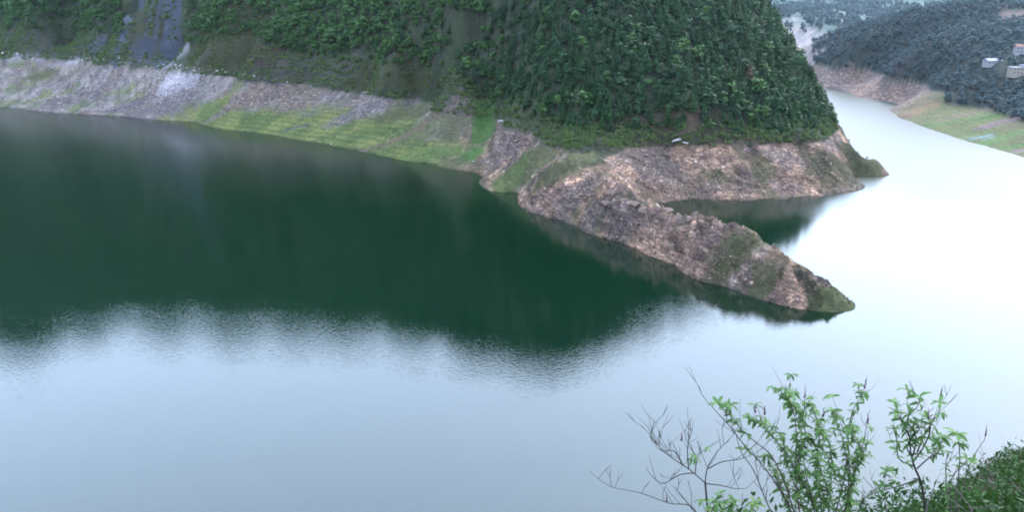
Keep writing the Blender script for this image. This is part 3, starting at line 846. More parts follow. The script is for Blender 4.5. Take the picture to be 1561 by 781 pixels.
# bushes along the foot of the wood and on the bare slopes
bush_spots = []
for i in range(190):
    px = rnd.uniform(440, 1265); tl = np.interp(px, TL[:, 0], TL[:, 1])
    py = tl + abs(rnd.gauss(0, 9)) + 1
    bush_spots.append((px, py, rnd.uniform(1.6, 3.8)))
for i in range(60): bush_spots.append((rnd.uniform(290, 460), rnd.uniform(3, 95), rnd.uniform(2, 5)))
for i in range(26): bush_spots.append((rnd.uniform(0, 440), rnd.uniform(56, 80), rnd.uniform(1.5, 3)))
for a in ((1148, 370), (1118, 362), (760, 232), (735, 165), (731, 178), (1310, 232), (1322, 240), (1296, 212)): bush_spots.append((*a, rnd.uniform(1.2, 2.2)))
for px, py, h in bush_spots:
    if 178 + py * .25 < px < 284 + py * .1 and py > 0: continue
    p = spot_on(px, py)
    if p is None: continue
    p[2] = float(interp_hill(p[None, 0], p[None, 1])[0]) - .1
    bright = rnd.random() < .4
    if px > 780: lab, grp = 'low green bush at the foot of the pine wood above the rock band', 'bushes at the foot of the pine wood'
    elif px > 430: lab, grp = 'round green bush at the wood edge above the grassy left bank', 'bushes above the grassy bank'
    else: lab, grp = 'scrubby bush above the pale left bank near the debris gully', 'scrub above the left bank'
    place_tree('bush', BUSHES[rnd.randrange(4)], p, h, lab, grp, 'bush')

# low scrub and tufts that roughen the open ground
def tuft_shape(rnd_, n=14):
    T, C = [], []
    for i in range(n):
        a = rnd_.uniform(0, 6.28); r_ = rnd_.uniform(0, .5); x_, y_ = math.cos(a) * r_, math.sin(a) * r_
        h_ = rnd_.uniform(.35, .8); b_ = rnd_.uniform(0, 6.28); w_ = rnd_.uniform(.14, .3)
        T.append(((x_ - math.cos(b_) * w_, y_ - math.sin(b_) * w_, 0), (x_ + math.cos(b_) * w_, y_ + math.sin(b_) * w_, h_ * .3), (x_ * 1.3, y_ * 1.3, h_)))
        C.append(rnd_.uniform(0, 1))
    return tri_soup(T, C)
TUFTS = []
for i in range(4):
    V, F, c = tuft_shape(rnd); TUFTS.append(dict(V=V, F=F, c=c, TV=np.zeros((3, 3)), TF=np.array([[0, 1, 2]])))
x, y = jgrid(-760, 270, 545, 1220, 2.5, 43)
bt = band_top(x)
z0 = hill_h(x, y); k = (z0 > bt - 2) & (facing(hill_h, x, y, z0) > -.05); x, y, z0, bt = x[k], y[k], z0[k], bt[k]
z = relief(x, y, z0); u, v = project(np.stack([x, y, z], 1))
tl = np.interp(u, TL[:, 0], TL[:, 1])
k = (u > -20) & (u < 1330) & (v > -10) & (z > bt + .5) & ((v > tl - 12) | ((u > 170) & (u < 480))) & (fbm(x / 9, y / 9, 3, 45) > -.32)
k &= ~((u > 180 + v * .25) & (u < 280 + v * .1) & (fbm(x / 9, y / 9, 3, 46) < .12))
x, y, z = x[k], y[k], z[k]; print('tufts', len(x))
me = forest_mesh('scrub_cover', TUFTS, np.stack([x, y, z - .1], 1), RNG.uniform(1.2, 4.2, len(x)), RNG.integers(0, 4, len(x)), [MAT_SCRUB, MAT_SCRUB], 12)
link('scrub_cover', me, kind='stuff', label='low scrub and rough grass between wood and bare band', cat='scrub')
# thin weeds on the bare band
x, y = jgrid(-660, 270, 320, 1100, 2.4, 47)
z0 = hill_h(x, y); bt = band_top(x); k = (z0 > .6) & (z0 < bt) & (fbm(x / 12, y / 12, 4, 48) + .25 * (x < -60) > .16); x, y = x[k], y[k]
z = relief(x, y, z0[k]); u, v = project(np.stack([x, y, z], 1)); k = (u > -20) & (u < 1340)
x, y, z = x[k], y[k], z[k]; print('weeds', len(x))
me = forest_mesh('weeds', TUFTS, np.stack([x, y, z - .05], 1), RNG.uniform(.3, 1.0, len(x)), RNG.integers(0, 4, len(x)), [MAT_SCRUB, MAT_SCRUB], 13)
link('weeds', me, kind='stuff', label='thin weeds growing on the bare drawdown band', cat='weeds')

# the wood on the far bank
x, y = jgrid(190, 1050, 700, 1330, 6.3, 41)
fb = lambda X, Y: bank_relief(X, Y, bank_h(X, Y))
z = fb(x, y)
u, v = project(np.stack([x, y, z], 1))
ok = (u > 1238) & (u < 1640) & (z > np.where(y > 880, 23, 15)) & (v < 200)
ok &= ~((np.hypot(x - 0, y - 0) > 0) & (u > 1520) & (v < 32) & (v > 14))
x, y, z, u, v = x[ok], y[ok], z[ok], u[ok], v[ok]
ok = (facing(bank_h, x, y, z) > -.05) & (RNG.uniform(0, 1, len(x)) < .93)
HOUSES = [(1512, 98), (1554, 78), (1548, 112)]
for hx, hy in HOUSES:
    ok &= ~((np.abs(u - hx) < 20) & (v > hy - 2) & (v < hy + 14))
x, y, z, u, v = x[ok], y[ok], z[ok], u[ok], v[ok]
P = np.stack([x, y, z - .3], 1); H = RNG.uniform(6.5, 11, len(x))
print('far bank trees', len(x))
order = np.argsort(-(H / y) * np.where((u < 1561) & (u > 1240), 1, .1))
for i in order[:85]:
    place_tree('broadleaf_tree', FARS[rnd.randrange(4)], P[i], H[i], 'haze-tinted tree at the lower edge of the wood above the far bank fields', 'trees at the lower edge of the far bank wood')
rest = order[85:]
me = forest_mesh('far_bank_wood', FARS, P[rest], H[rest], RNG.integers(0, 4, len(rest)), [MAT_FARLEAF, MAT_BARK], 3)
link('far_bank_wood', me, kind='stuff', label='haze-tinted blue green wood covering the hill on the far bank', cat='wood')

r5 = np.random.default_rng(91)
k = np.where((MZ > 4) & (MY < 3600))
uu, vv = project(np.stack([MX[k], MY[k], MZ[k]], 1))
o5 = (uu > 1150) & (uu < 1600) & (vv > -12) & ((vv < 48) | (uu > 1262))
kx, ky, kz = MX[k][o5], MY[k][o5], MZ[k][o5]
cl = fbm(kx / 90, ky / 90, 3, 93) > -.16
kx, ky, kz = kx[cl], ky[cl], kz[cl]
sel = r5.integers(0, len(kx), 4200)
Pm = np.stack([kx[sel] + r5.uniform(-6, 6, 4200), ky[sel] + r5.uniform(-10, 10, 4200), kz[sel] - 2], 1)
link('distant_wood', forest_mesh('distant_wood', FARS, Pm, r5.uniform(10, 18, 4200), r5.integers(0, 5, 4200), [MAT_FARLEAF, MAT_BARK], 4), kind='stuff', label='haze-tinted pale blue woods on the distant hills', cat='wood')

# ------------------------------------------------------------------ rocks, rubble and stone blocks
def stone_mat(name, col, var=0.35):
    M = Mat(name)
    n1 = M.noise(0.9, 5, 0.65, M.pos((1, 1, 1.8))).outputs[0]
    oi = M.n('ShaderNodeObjectInfo').outputs['Random']
    f = M.math('ADD', M.math('MULTIPLY', oi, .5), M.rng(n1, .3, .7, 0, .5), clamp=True)
    c = M.mix(f, tuple(x * (1 - var) for x in col), tuple(x * (1 + var) for x in col))
    M.l(c, M.b.inputs['Base Color'])
    M.b.inputs['Roughness'].default_value = .9
    M.b.inputs['Specular IOR Level'].default_value = .15
    M.l(M.bump(n1, .6, .5), M.b.inputs['Normal'])
    return M.m
MAT_PALE = stone_mat('pale_limestone', (.3, .26, .25))
MAT_PINKROCK = stone_mat('pinkish_rock', (.17, .115, .09), .5)
MAT_RUBBLE = stone_mat('purple_grey_rubble', (.13, .108, .115), .5)
MAT_FRESH = stone_mat('fresh_pink_rock', (.3, .22, .185), .25)
MAT_BUFF = stone_mat('buff_stone', (.26, .2, .14))

def rock_shape(name, seed, mat, sub=2, flat=.8):
    bm = bmesh.new(); bmesh.ops.create_icosphere(bm, subdivisions=sub, radius=.5)
    r2 = random.Random(seed)
    planes = [(Vector((r2.gauss(0, 1), r2.gauss(0, 1), r2.gauss(0, 1))).normalized(), r2.uniform(.2, .36)) for _ in range(8)]
    for v in bm.verts:
        p = v.co
        for n, d in planes:
            k = p.dot(n) - d
            if k > 0: p -= n * k
        v.co = p * (1 + r2.uniform(-.05, .05)); v.co.z *= flat
    me = bpy.data.meshes.new(name); bm.to_mesh(me); bm.free(); me.materials.append(mat)
    return me
ROCKS = [rock_shape('rock', i, MAT_PINKROCK) for i in range(5)]
PALES = [rock_shape('pale_rock', 20 + i, MAT_PALE) for i in range(4)]
FRESH = [rock_shape('fresh_rock', 60 + i, MAT_FRESH) for i in range(3)]
BUFFS = [rock_shape('buff_rock', 40 + i, MAT_BUFF) for i in range(2)]
def ground_z(p): return float(interp_hill(np.array([p[0]]), np.array([p[1]]))[0])
def put_rock(kind, meshes, px, py, sx, sy, sz, label, group, sink=.25, rot=None, tilt=.25):
    p = spot_on(px, py)
    if p is None: return
    z = ground_z(p)
    o = link(kind, meshes[rnd.randrange(len(meshes))], label=label, cat='rock', group=group)
    o.location = (p[0], p[1], z + sz * (.5 - sink) * .7)
    o.rotation_euler = (rnd.uniform(-tilt, tilt), rnd.uniform(-tilt, tilt), rnd.uniform(0, 6.28) if rot is None else rot)
    o.scale = (sx, sy, sz)
    return o
# jagged outcrops on the crest of the spur
for px, py, w, h in ((935, 296, 5, 7), (944, 292, 4, 6), (930, 303, 5, 5), (952, 305, 4, 4), (968, 315, 5, 4.5), (980, 322, 4, 4), (1003, 323, 5, 3.6), (1018, 324, 6, 4), (1035, 330, 6, 4.4), (1050, 337, 5, 4), (1068, 340, 6, 3.6), (1085, 340, 5, 4.5), (925, 312, 6, 4)):
    put_rock('rock_outcrop', ROCKS, px, py, w * rnd.uniform(.9, 1.5), w * .7, h * 1.2, 'jagged pale pink outcrop on the crest of the rocky spur', 'jagged outcrops along the spur crest', .35)
for i in range(45):
    px = rnd.uniform(800, 1235); t = rnd.uniform(.08, .95)
    top = np.interp(px, [800, 900, 935, 1000, 1090, 1190, 1250], [250, 262, 300, 325, 345, 400, 445]); bot = np.interp(px, [790, 880, 980, 1075, 1180, 1240], [300, 345, 385, 430, 462, 474])
    w = rnd.uniform(1.4, 4.2)
    put_rock('boulder', ROCKS, px, top + (bot - top) * t, w, w * rnd.uniform(.5, .9), w * rnd.uniform(.5, .9), 'weathered pinkish boulder bedded in the near face of the spur', 'boulders on the near face of the spur', .5)
for i in range(45):
    px = rnd.uniform(965, 1300); t = rnd.uniform(.05, .95)
    w = rnd.uniform(1.6, 5)
    put_rock('boulder', ROCKS, px, 228 + (298 - 228) * t, w, w * rnd.uniform(.5, .8), w * rnd.uniform(.6, 1.1), 'broken pinkish rock on the bare cliff above the little bay', 'rocks on the cliff above the bay', .5)
for px, py, w in ((1050, 236, 4), (1060, 246, 4), (1068, 238, 3.5), (1095, 246, 4), (1103, 255, 3.5)):
    put_rock('rock_slab', FRESH, px, py, w * 1.2, w * .6, w, 'fresh pale pink rock face broken open on the cliff above the bay', 'fresh rock faces above the bay', .5)
put_rock('rock_slab', PALES, 1034, 214, 11, 4, 3.2, 'long pale ledge in a dark hollow at the foot of the pines', 'pale ledges', .2, .6)
put_rock('rock_slab', PALES, 1045, 220, 6, 3, 2.6, 'short pale block just right of the long ledge below the pines', 'pale ledges', .2, .6)
put_rock('rock_slab', PALES, 556, 141, 12, 4, 4, 'white elongated stone lying alone on top of the grassy left bank', None, .15, -.5, .1)
put_rock('rock_slab', BUFFS, 814, 268, 5, 3, 6, 'upright buff stone above the cove where the spur begins', None, .2, .3, .2)
put_rock('rock_slab', PALES, 762, 186, 7, 5, 6, 'pale grey knob at the top of the green gully', None, .2, .3, .2)
put_rock('rock_slab', BUFFS, 790, 213, 12, 3, 2.5, 'buff ledge slanting across the green shoulder of the spur', None, .2, .9, .1)
# white blocks of the old road edge along the top of the left band
for i, px in enumerate([4, 14, 27, 41, 50, 60, 101, 108, 115, 124, 138, 148, 160, 183, 192, 214, 222, 242, 250, 259, 268, 276, 286, 296, 305, 318, 331, 345, 358, 374, 388, 402, 420, 437]):
    w = rnd.uniform(2.6, 5.6) * (1.4 if px in (4, 101, 108, 259, 268, 276) else 1)
    put_rock('stone_block', PALES, px, np.interp(px, [0, 100, 200, 300, 400, 460], [80, 87, 94, 103, 119, 129]) + rnd.uniform(-1, 1), w, w * .6, w * rnd.uniform(.45, .7), 'whitish stone block in the broken line along the top of the left bank', 'white blocks along the old road edge', .3)
for px, py in ((40, 103), (30, 106), (48, 125), (75, 152), (90, 158), (97, 139), (105, 166), (68, 166), (112, 150), (240, 120), (60, 140), (20, 118), (88, 146)):
    w = rnd.uniform(2, 4.5)
    put_rock('boulder', BUFFS + PALES[:1], px, py, w, w * .8, w * .7, 'pale buff boulder scattered over the far left bank', 'buff boulders on the far left bank', .25)
for px, py in ((488, 216), (505, 219), (515, 208), (497, 213), (722, 246), (268, 176)):
    w = rnd.uniform(1.5, 3)
    put_rock('boulder', PALES, px, py, w, w * .8, w * .7, 'small whitish stone at the water edge below the grassy bank', 'white stones at the water edge', .2)

def rubble(name, spots, n, smin, smax, mat, label, seed):
    r2 = random.Random(seed)
    base = rock_shape('rubble_stone', seed, mat, 1)
    V0 = np.array([v.co[:] for v in base.vertices]); F0 = np.array([p.vertices[:] for p in base.polygons])
    cs = [(spot_on(px, py), wx, wy) for px, py, wx, wy in spots]
    cs = [c for c in cs if c[0] is not None]
    Q = []
    for i in range(n):
        p, wx, wy = cs[r2.randrange(len(cs))]
        Q.append((p[0] + r2.gauss(0, wx), p[1] + r2.gauss(0, wy)))
    Q = np.array(Q); z = interp_hill(Q[:, 0], Q[:, 1]); ok = (z > .1) & (z < 46); Q, z = Q[ok], z[ok]
    sc = np.array([smin + (smax - smin) * r2.random() ** 2.5 for _ in z]); a = np.array([r2.uniform(0, 6.28) for _ in z])
    ca, sa = np.cos(a), np.sin(a)
    X = (V0[None, :, 0] * ca[:, None] - V0[None, :, 1] * sa[:, None] * .7) * sc[:, None] + Q[:, :1]
    Y = (V0[None, :, 0] * sa[:, None] + V0[None, :, 1] * ca[:, None] * .7) * sc[:, None] + Q[:, 1:]
    Z = V0[None, :, 2] * sc[:, None] + (z + sc * .12)[:, None]
    F = (F0[None] + (np.arange(len(z)) * len(V0))[:, None, None]).reshape(-1, 3)
    link(name, fast_mesh(name, np.stack([X, Y, Z], -1).reshape(-1, 3), F, mat, None, False), kind='stuff', label=label, cat='rubble')
rubble('scree', [(262, 150, 22, 12), (245, 162, 20, 6), (285, 160, 18, 6), (120, 152, 25, 7), (270, 130, 15, 12), (190, 160, 14, 4)], 4200, .5, 2.6, MAT_RUBBLE, 'purple grey scree fanning out below the debris gully on the left bank', 51)
rubble('pale_scree', [(270, 110, 16, 12), (290, 118, 14, 10), (262, 125, 14, 10), (120, 95, 12, 6)], 1900, .5, 2.4, MAT_PALE, 'pale broken stone at the head of the scree fan', 53)
rubble('spur_rubble', [(850, 300, 12, 8), (900, 330, 14, 8), (960, 350, 12, 8), (1020, 375, 10, 8), (1070, 390, 9, 7), (1000, 345, 10, 6), (1110, 400, 8, 6), (830, 310, 8, 5), (1205, 445, 5, 3), (1050, 360, 8, 8)], 3200, .3, 1.5, MAT_PINKROCK, 'pink and grey rubble covering the near face of the spur', 55)
rubble('cliff_rubble', [(1000, 260, 12, 12), (1050, 270, 12, 12), (1100, 270, 12, 12), (1180, 260, 12, 10), (1240, 260, 12, 10), (1000, 290, 10, 5), (1150, 290, 20, 5)], 4200, .4, 1.9, MAT_PINKROCK, 'broken rock covering the cliff above the bay', 57)

# ------------------------------------------------------------------ houses on the far bank
MAT_WALL = simple_mat('whitewash', (.24, .23, .235), .8, .08, .5)
MAT_CREAM = simple_mat('cream_render', (.24, .2, .16), .8, .1, .5)
MAT_TILE = simple_mat('red_roof_tiles', (.16, .07, .05), .8, .25, 2)
MAT_GREYROOF = simple_mat('grey_roof_sheets', (.2, .2, .22), .7, .15, 1)
MAT_GLASS = simple_mat('dark_window_glass', (.03, .035, .045), .2, .1, 1)
MAT_DOOR = simple_mat('brown_door', (.12, .07, .045), .7, .1, 1)
def box_bm(bm, c, s):
    r_ = bmesh.ops.create_cube(bm, size=1)
    for v in r_['verts']: v.co = Vector((v.co.x * s[0] + c[0], v.co.y * s[1] + c[1], v.co.z * s[2] + c[2]))
def bm_obj(name, bm, mat, parent):
    me = bpy.data.meshes.new(name); bm.to_mesh(me); bm.free(); me.materials.append(mat)
    return link(name, me, parent)
def house(px, py, w, d, storeys, rot, wallm, roofm, label, flat=False):
    p = locate(BX, BY, BZ, px, py)
    o = bpy.data.objects.new('house', None); COL.objects.link(o)
    o.location = (p[0], p[1], p[2] - 1.0); o.rotation_euler = (0, 0, rot)
    o['label'] = label; o['category'] = 'house'; o['group'] = 'houses in the wood on the far bank'
    h = 3.1 * storeys + 1.5
    bm = bmesh.new(); box_bm(bm, (0, 0, h / 2 - 1), (w, d, h + 2)); bm_obj('wall', bm, wallm, o)
    bm = bmesh.new()
    if flat:
        box_bm(bm, (0, 0, h + .22), (w + .8, d + .8, .4))
        box_bm(bm, (w * .2, 0, h + 1.5), (w * .3, d * .5, 2.2))
    else:
        e, rh = .7, d * .28
        vs = [bm.verts.new(q) for q in ((-w / 2 - e, -d / 2 - e, h), (w / 2 + e, -d / 2 - e, h), (w / 2 + e, d / 2 + e, h), (-w / 2 - e, d / 2 + e, h), (-w / 2 - e, 0, h + rh), (w / 2 + e, 0, h + rh))]
        for f in ((0, 1, 5, 4), (2, 3, 4, 5), (1, 2, 5), (3, 0, 4), (3, 2, 1, 0)): bm.faces.new([vs[i] for i in f])
    rf = bm_obj('roof', bm, roofm, o)
    if not flat:
        bm = bmesh.new(); box_bm(bm, (w * .3, 0, h + rh + .4), (.7, .7, 1.4)); bm_obj('chimney', bm, wallm, rf)
    n = max(3, int(w / 3.2))
    for s_ in range(storeys):
        for i in range(n):
            cx = -w / 2 + w * (i + .5) / n; cz = 1.5 + 3.1 * s_ + 1.5
            if s_ == 0 and i == n // 2:
                bm = bmesh.new(); box_bm(bm, (cx, -d / 2 - .02, 1.5 + 1.05), (1.2, .12, 2.1)); bm_obj('door', bm, MAT_DOOR, o); continue
            bm = bmesh.new()
            for q, z_ in (((cx - .8, -d / 2 - .03, cz), (.12, .14, 1.5)), ((cx + .8, -d / 2 - .03, cz), (.12, .14, 1.5)), ((cx, -d / 2 - .03, cz + .75), (1.72, .14, .12)), ((cx, -d / 2 - .06, cz - .75), (1.8, .22, .12))): box_bm(bm, q, z_)
            fr = bm_obj('window', bm, MAT_WALL, o)
            bm = bmesh.new(); box_bm(bm, (cx, -d / 2 - .01, cz), (1.5, .06, 1.4)); bm_obj('pane', bm, MAT_GLASS, fr)
    return o
house(1512, 98, 17, 8, 1, .25, MAT_WALL, MAT_GREYROOF, 'low whitewashed house with pale grey roof, left one in the wood')
house(1556, 80, 13, 8, 2, -.1, MAT_WALL, MAT_TILE, 'white house with red roof, the uppermost in the wood')
house(1552, 113, 18, 9, 2, .1, MAT_CREAM, MAT_GREYROOF, 'cream flat roofed house, the lowest of the three in the wood', True)

# ------------------------------------------------------------------ shrubs beside the camera
MAT_LEAF = leaf_mat('shrub_leaf', (.035, .09, .02), (.12, .23, .05), scale=3, trans=.35, rough=.5)
MAT_STEM = simple_mat('shrub_stem', (.13, .1, .095), .85, .3, 20)
MAT_DARKSTEM = simple_mat('dark_shrub_stem', (.05, .04, .035), .85, .3, 20)
MAT_SPIKE = simple_mat('dried_flower_spike', (.12, .07, .09), .9, .3, 30)
def leaf_mesh(name, droop, seed):
    r2 = random.Random(seed)
    V, F = [], []
    n = 5
    for i in range(n + 1):
        t = i / n
        w = .17 * math.sin(math.pi * min(1, t * .91 + .03)) ** .8
        y_, z_ = t * (1 - .15 * droop * t), -droop * t * t * .6 + .12 * t
        V += [(-w, y_, z_ + w * .35), (0, y_, z_), (w, y_, z_ + w * .35)]
    for i in range(n):
        a = i * 3
        F += [(a, a + 1, a + 4, a + 3), (a + 1, a + 2, a + 5, a + 4)]
    return fast_mesh(name, np.array(V), np.array(F), MAT_LEAF, {'tint': np.full(len(V), r2.uniform(.2, .8))}, True)
LEAVES = [leaf_mesh('leaf', d_, i) for i, d_ in enumerate((.2, .6, 1.0, 1.3, .8))]

def smooth_path(P, n=5):
    P = [Vector(p) for p in P]
    if len(P) < 3: return P
    out = []
    for i in range(len(P) - 1):
        p0, p1, p2, p3 = P[max(0, i - 1)], P[i], P[i + 1], P[min(len(P) - 1, i + 2)]
        for k in range(n):
            t = k / n
            out.append(.5 * ((2 * p1) + (p2 - p0) * t + (2 * p0 - 5 * p1 + 4 * p2 - p3) * t * t + (3 * p1 - p0 - 3 * p2 + p3) * t ** 3))
    out.append(P[-1])
    return out
def tube(P, r0, r1, n=5):
    V, F = [], []
    for i, p in enumerate(P):
        d = (P[min(i + 1, len(P) - 1)] - P[max(i - 1, 0)]).normalized()
        u = d.cross(Vector((.13, .9, .2))).normalized(); w = d.cross(u)
        r_ = r0 + (r1 - r0) * i / (len(P) - 1)
        for k in range(n):
            a = 6.2832 * k / n; V.append(tuple(p + (u * math.cos(a) + w * math.sin(a)) * r_))
    for i in range(len(P) - 1):
        for k in range(n):
            j = (k + 1) % n; a, b_ = i * n, (i + 1) * n
            F += [(a + k, a + j, b_ + j, b_ + k)]
    return np.array(V), np.array(F)

class Shrub:
    def __init__(self, base, label, group, dist, mat, leaf_px=20):
        self.root = bpy.data.objects.new('shrub', None); COL.objects.link(self.root)
        b_ = at_dist(*base, dist)
        self.off = Vector(b_); self.root.location = self.off
        self.root['label'] = label; self.root['category'] = 'shrub'; self.root['group'] = group
        self.dist, self.mat, self.leaf_px, self.leaves, self.twigs = dist, mat, leaf_px, [], []
    def pt(self, q, dd): return Vector(at_dist(q[0], q[1], self.dist + dd)) - self.off
    def stem(self, P, r0, r1, d0=0, d1=0, leaves=(), spacing=19, per=(3, 5), tip=6, name='stem', twigs=0, spike=False, size=1.0):
        m = len(P) - 1
        P = [(q[0] + (rnd.gauss(0, 4.5) if leaves and 0 < i < m else 0), q[1]) for i, q in enumerate(P)]
        pts_ = [self.pt(q, d0 + (d1 - d0) * i / m + rnd.uniform(-.03, .03)) for i, q in enumerate(P)]
        sp = smooth_path(pts_, 5)
        V, F = tube(sp, r0, r1)
        link(name, fast_mesh(name, V, F, self.mat, None, True), self.root)
        L = [0]
        for a, b_ in zip(sp, sp[1:]): L.append(L[-1] + (b_ - a).length)
        tot = L[-1]; px_m = FOC / (self.dist * 1.1)
        def pos(s_):
            for i in range(len(sp) - 1):
                if L[i + 1] >= s_: return sp[i].lerp(sp[i + 1], (s_ - L[i]) / max(1e-6, L[i + 1] - L[i])), (sp[i + 1] - sp[i]).normalized()
            return sp[-1], (sp[-1] - sp[-2]).normalized()
        if leaves:
            s_ = tot * leaves[0]
            while s_ < tot * leaves[1]:
                p, d = pos(s_); self.whorl(p, d, rnd.randint(*per), size * rnd.uniform(.55, .95), .2)
                if rnd.random() < .2:
                    sd_ = Vector((rnd.uniform(-1, 1), rnd.uniform(-.7, .7), rnd.uniform(.1, .7))).normalized(); ln = rnd.uniform(.07, .2)
                    q = [p, p + (d * .5 + sd_) * ln * .5, p + (d * .8 + sd_) * ln]
                    self.twigs.append(tube(q, .003, .0015, 4)); self.whorl(q[2], d, 6, size * rnd.uniform(.7, 1), .5); self.whorl(q[1], d, 3, size * .7, .2)
                s_ += spacing / px_m * rnd.uniform(.7, 1.3)
            if tip: self.whorl(sp[-1], (sp[-1] - sp[-2]).normalized(), tip, size, .8)
        for i in range(twigs):
            p, d = pos(tot * rnd.uniform(.25, .97))
            side = Vector((rnd.uniform(-1, 1), rnd.uniform(-.6, .6), rnd.uniform(.1, 1))).normalized()
            dr = (d * .6 + side).normalized(); ln = rnd.uniform(.08, .26)
            q = [p, p + dr * ln * .5 + Vector((rnd.uniform(-.02, .02), 0, .01)), p + dr * ln + Vector((0, 0, .03))]
            self.twigs.append(tube(q, .0024, .001, 4))
            if rnd.random() < .6:
                dr2 = (dr + Vector((rnd.uniform(-1, 1), 0, rnd.uniform(0, 1)))).normalized()
                self.twigs.append(tube([q[1], q[1] + dr2 * ln * .3, q[1] + dr2 * ln * .55 + Vector((0, 0, .01))], .0025, .0012, 4))
        if spike: self.spike(sp[-1], (sp[-1] - sp[-2]).normalized())
        return sp
    def whorl(self, p, d, n, size, up):
        a0 = rnd.uniform(0, 6.28)
        for k in range(n):
            a = a0 + 6.283 * k / n + rnd.uniform(-.3, .3)
            yaw = a; pitch = up * rnd.uniform(-.1, .8) + rnd.uniform(-.35, .25)
            s_ = size * self.leaf_px / FOC * self.dist * 1.1 * rnd.uniform(.7, 1.2)
            self.leaves.append((Vector(p), pitch, yaw, s_, rnd.uniform(-.5, .5)))
    def spike(self, p, d, ln=.1):
        bm = bmesh.new()
        q0 = Vector(p)
        dd = (d * .4 + Vector((0, 0, 1))).normalized()
        for i in range(9):
            c = q0 + dd * ln * i / 8 + Vector((rnd.uniform(-.004, .004), rnd.uniform(-.004, .004), 0))
            r_ = bmesh.ops.create_icosphere(bm, subdivisions=1, radius=.0085 * (1.15 - i / 11) * rnd.uniform(.8, 1.2))
            for v in r_['verts']: v.co += c
        me = bpy.data.meshes.new('flower_spike'); bm.to_mesh(me); bm.free(); me.materials.append(MAT_SPIKE)
        link('flower_spike', me, self.root)
    def finish(self, limit=300):
        if self.twigs:
            V, F, off = [], [], 0
            for v, f in self.twigs: V.append(v); F.append(f + off); off += len(v)
            o = link('twigs', fast_mesh('twigs', np.concatenate(V), np.concatenate(F), self.mat, None, True), self.root); o['kind'] = 'stuff'
        self.leaves.sort(key=lambda q: -q[3])
        from mathutils import Euler, Matrix
        rest = []
        for i, (p, pitch, yaw, s_, roll) in enumerate(self.leaves):
            m = LEAVES[i % len(LEAVES)] if i % 7 else LEAVES[0]
            if i < limit:
                o = link('leaf', m, self.root); o.location = p; o.rotation_mode = 'XYZ'
                o.rotation_euler = (pitch, roll, yaw); o.scale = (s_, s_, s_)
            else: rest.append((m, p, pitch, yaw, s_, roll))
        if rest:
            V, F, C, off = [], [], [], 0
            for m, p, pitch, yaw, s_, roll in rest:
                M_ = np.array(Euler((pitch, roll, yaw)).to_matrix())
                v = np.array([q.co[:] for q in m.vertices]) @ M_.T * s_ + np.array(p)
                V.append(v); F.append(np.array([q.vertices[:] for q in m.polygons]) + off); off += len(v); C.append(np.full(len(v), rnd.random()))
            o = link('foliage', fast_mesh('foliage', np.concatenate(V), np.concatenate(F), MAT_LEAF, {'tint': np.concatenate(C)}, True), self.root); o['kind'] = 'stuff'

G_SH = None
sh = Shrub((1080, 815), 'bare twiggy shrub with a dark trunk, leftmost of the shrubs at the bottom', None, 6.4, MAT_DARKSTEM, 15)
sh.stem([(1082, 860), (1080, 800), (1078, 770), (1075, 736)], .012, .008, name='trunk')
for P_l, tw in (([(1075, 737), (1050, 716), (1022, 697), (1002, 678), (990, 662), (978, 650)], 12), ([(1075, 737), (1078, 716), (1088, 697), (1102, 680), (1112, 672)], 5), ([(1076, 738), (1100, 741), (1122, 746), (1140, 745)], 4),
                ([(1058, 722), (1035, 725), (1010, 738), (990, 722), (985, 712)], 4), ([(1040, 710), (1030, 690), (1012, 688), (1006, 686)], 4), ([(1002, 679), (992, 668), (996, 648), (998, 640)], 3), ([(1080, 715), (1100, 705), (1130, 700), (1150, 692)], 4),
                ([(1080, 860), (1060, 779), (1020, 768), (975, 752), (930, 742), (897, 718)], 7), ([(1072, 800), (1050, 770), (1032, 748), (1026, 742)], 4), ([(1050, 716), (1048, 690), (1050, 668), (1046, 658)], 6), ([(1060, 722), (1062, 700), (1066, 690)], 4)):
    sh.stem(P_l, .0055, .0016, 0, rnd.uniform(-.2, .2), name='branch', twigs=tw)
for q in ((1039, 672), (1016, 766)): sh.spike(sh.pt(q, 0), Vector((0, 0, 1)), .07)
for q in ((1056, 695), (1060, 700), (1054, 702), (1079, 684)): sh.whorl(sh.pt(q, 0), Vector((0, 0, 1)), 5, .7, .5)
for P_l in (([(1090, 850), (1085, 790), (1092, 765)]), ([(1100, 850), (1105, 790), (1118, 764)]), ([(1110, 850), (1130, 800), (1150, 768)])):
    sh.stem(P_l, .006, .003, 0, -.1, (.4, 1), 12, (4, 6), 7, 'stem', size=1.25)
sh.finish()

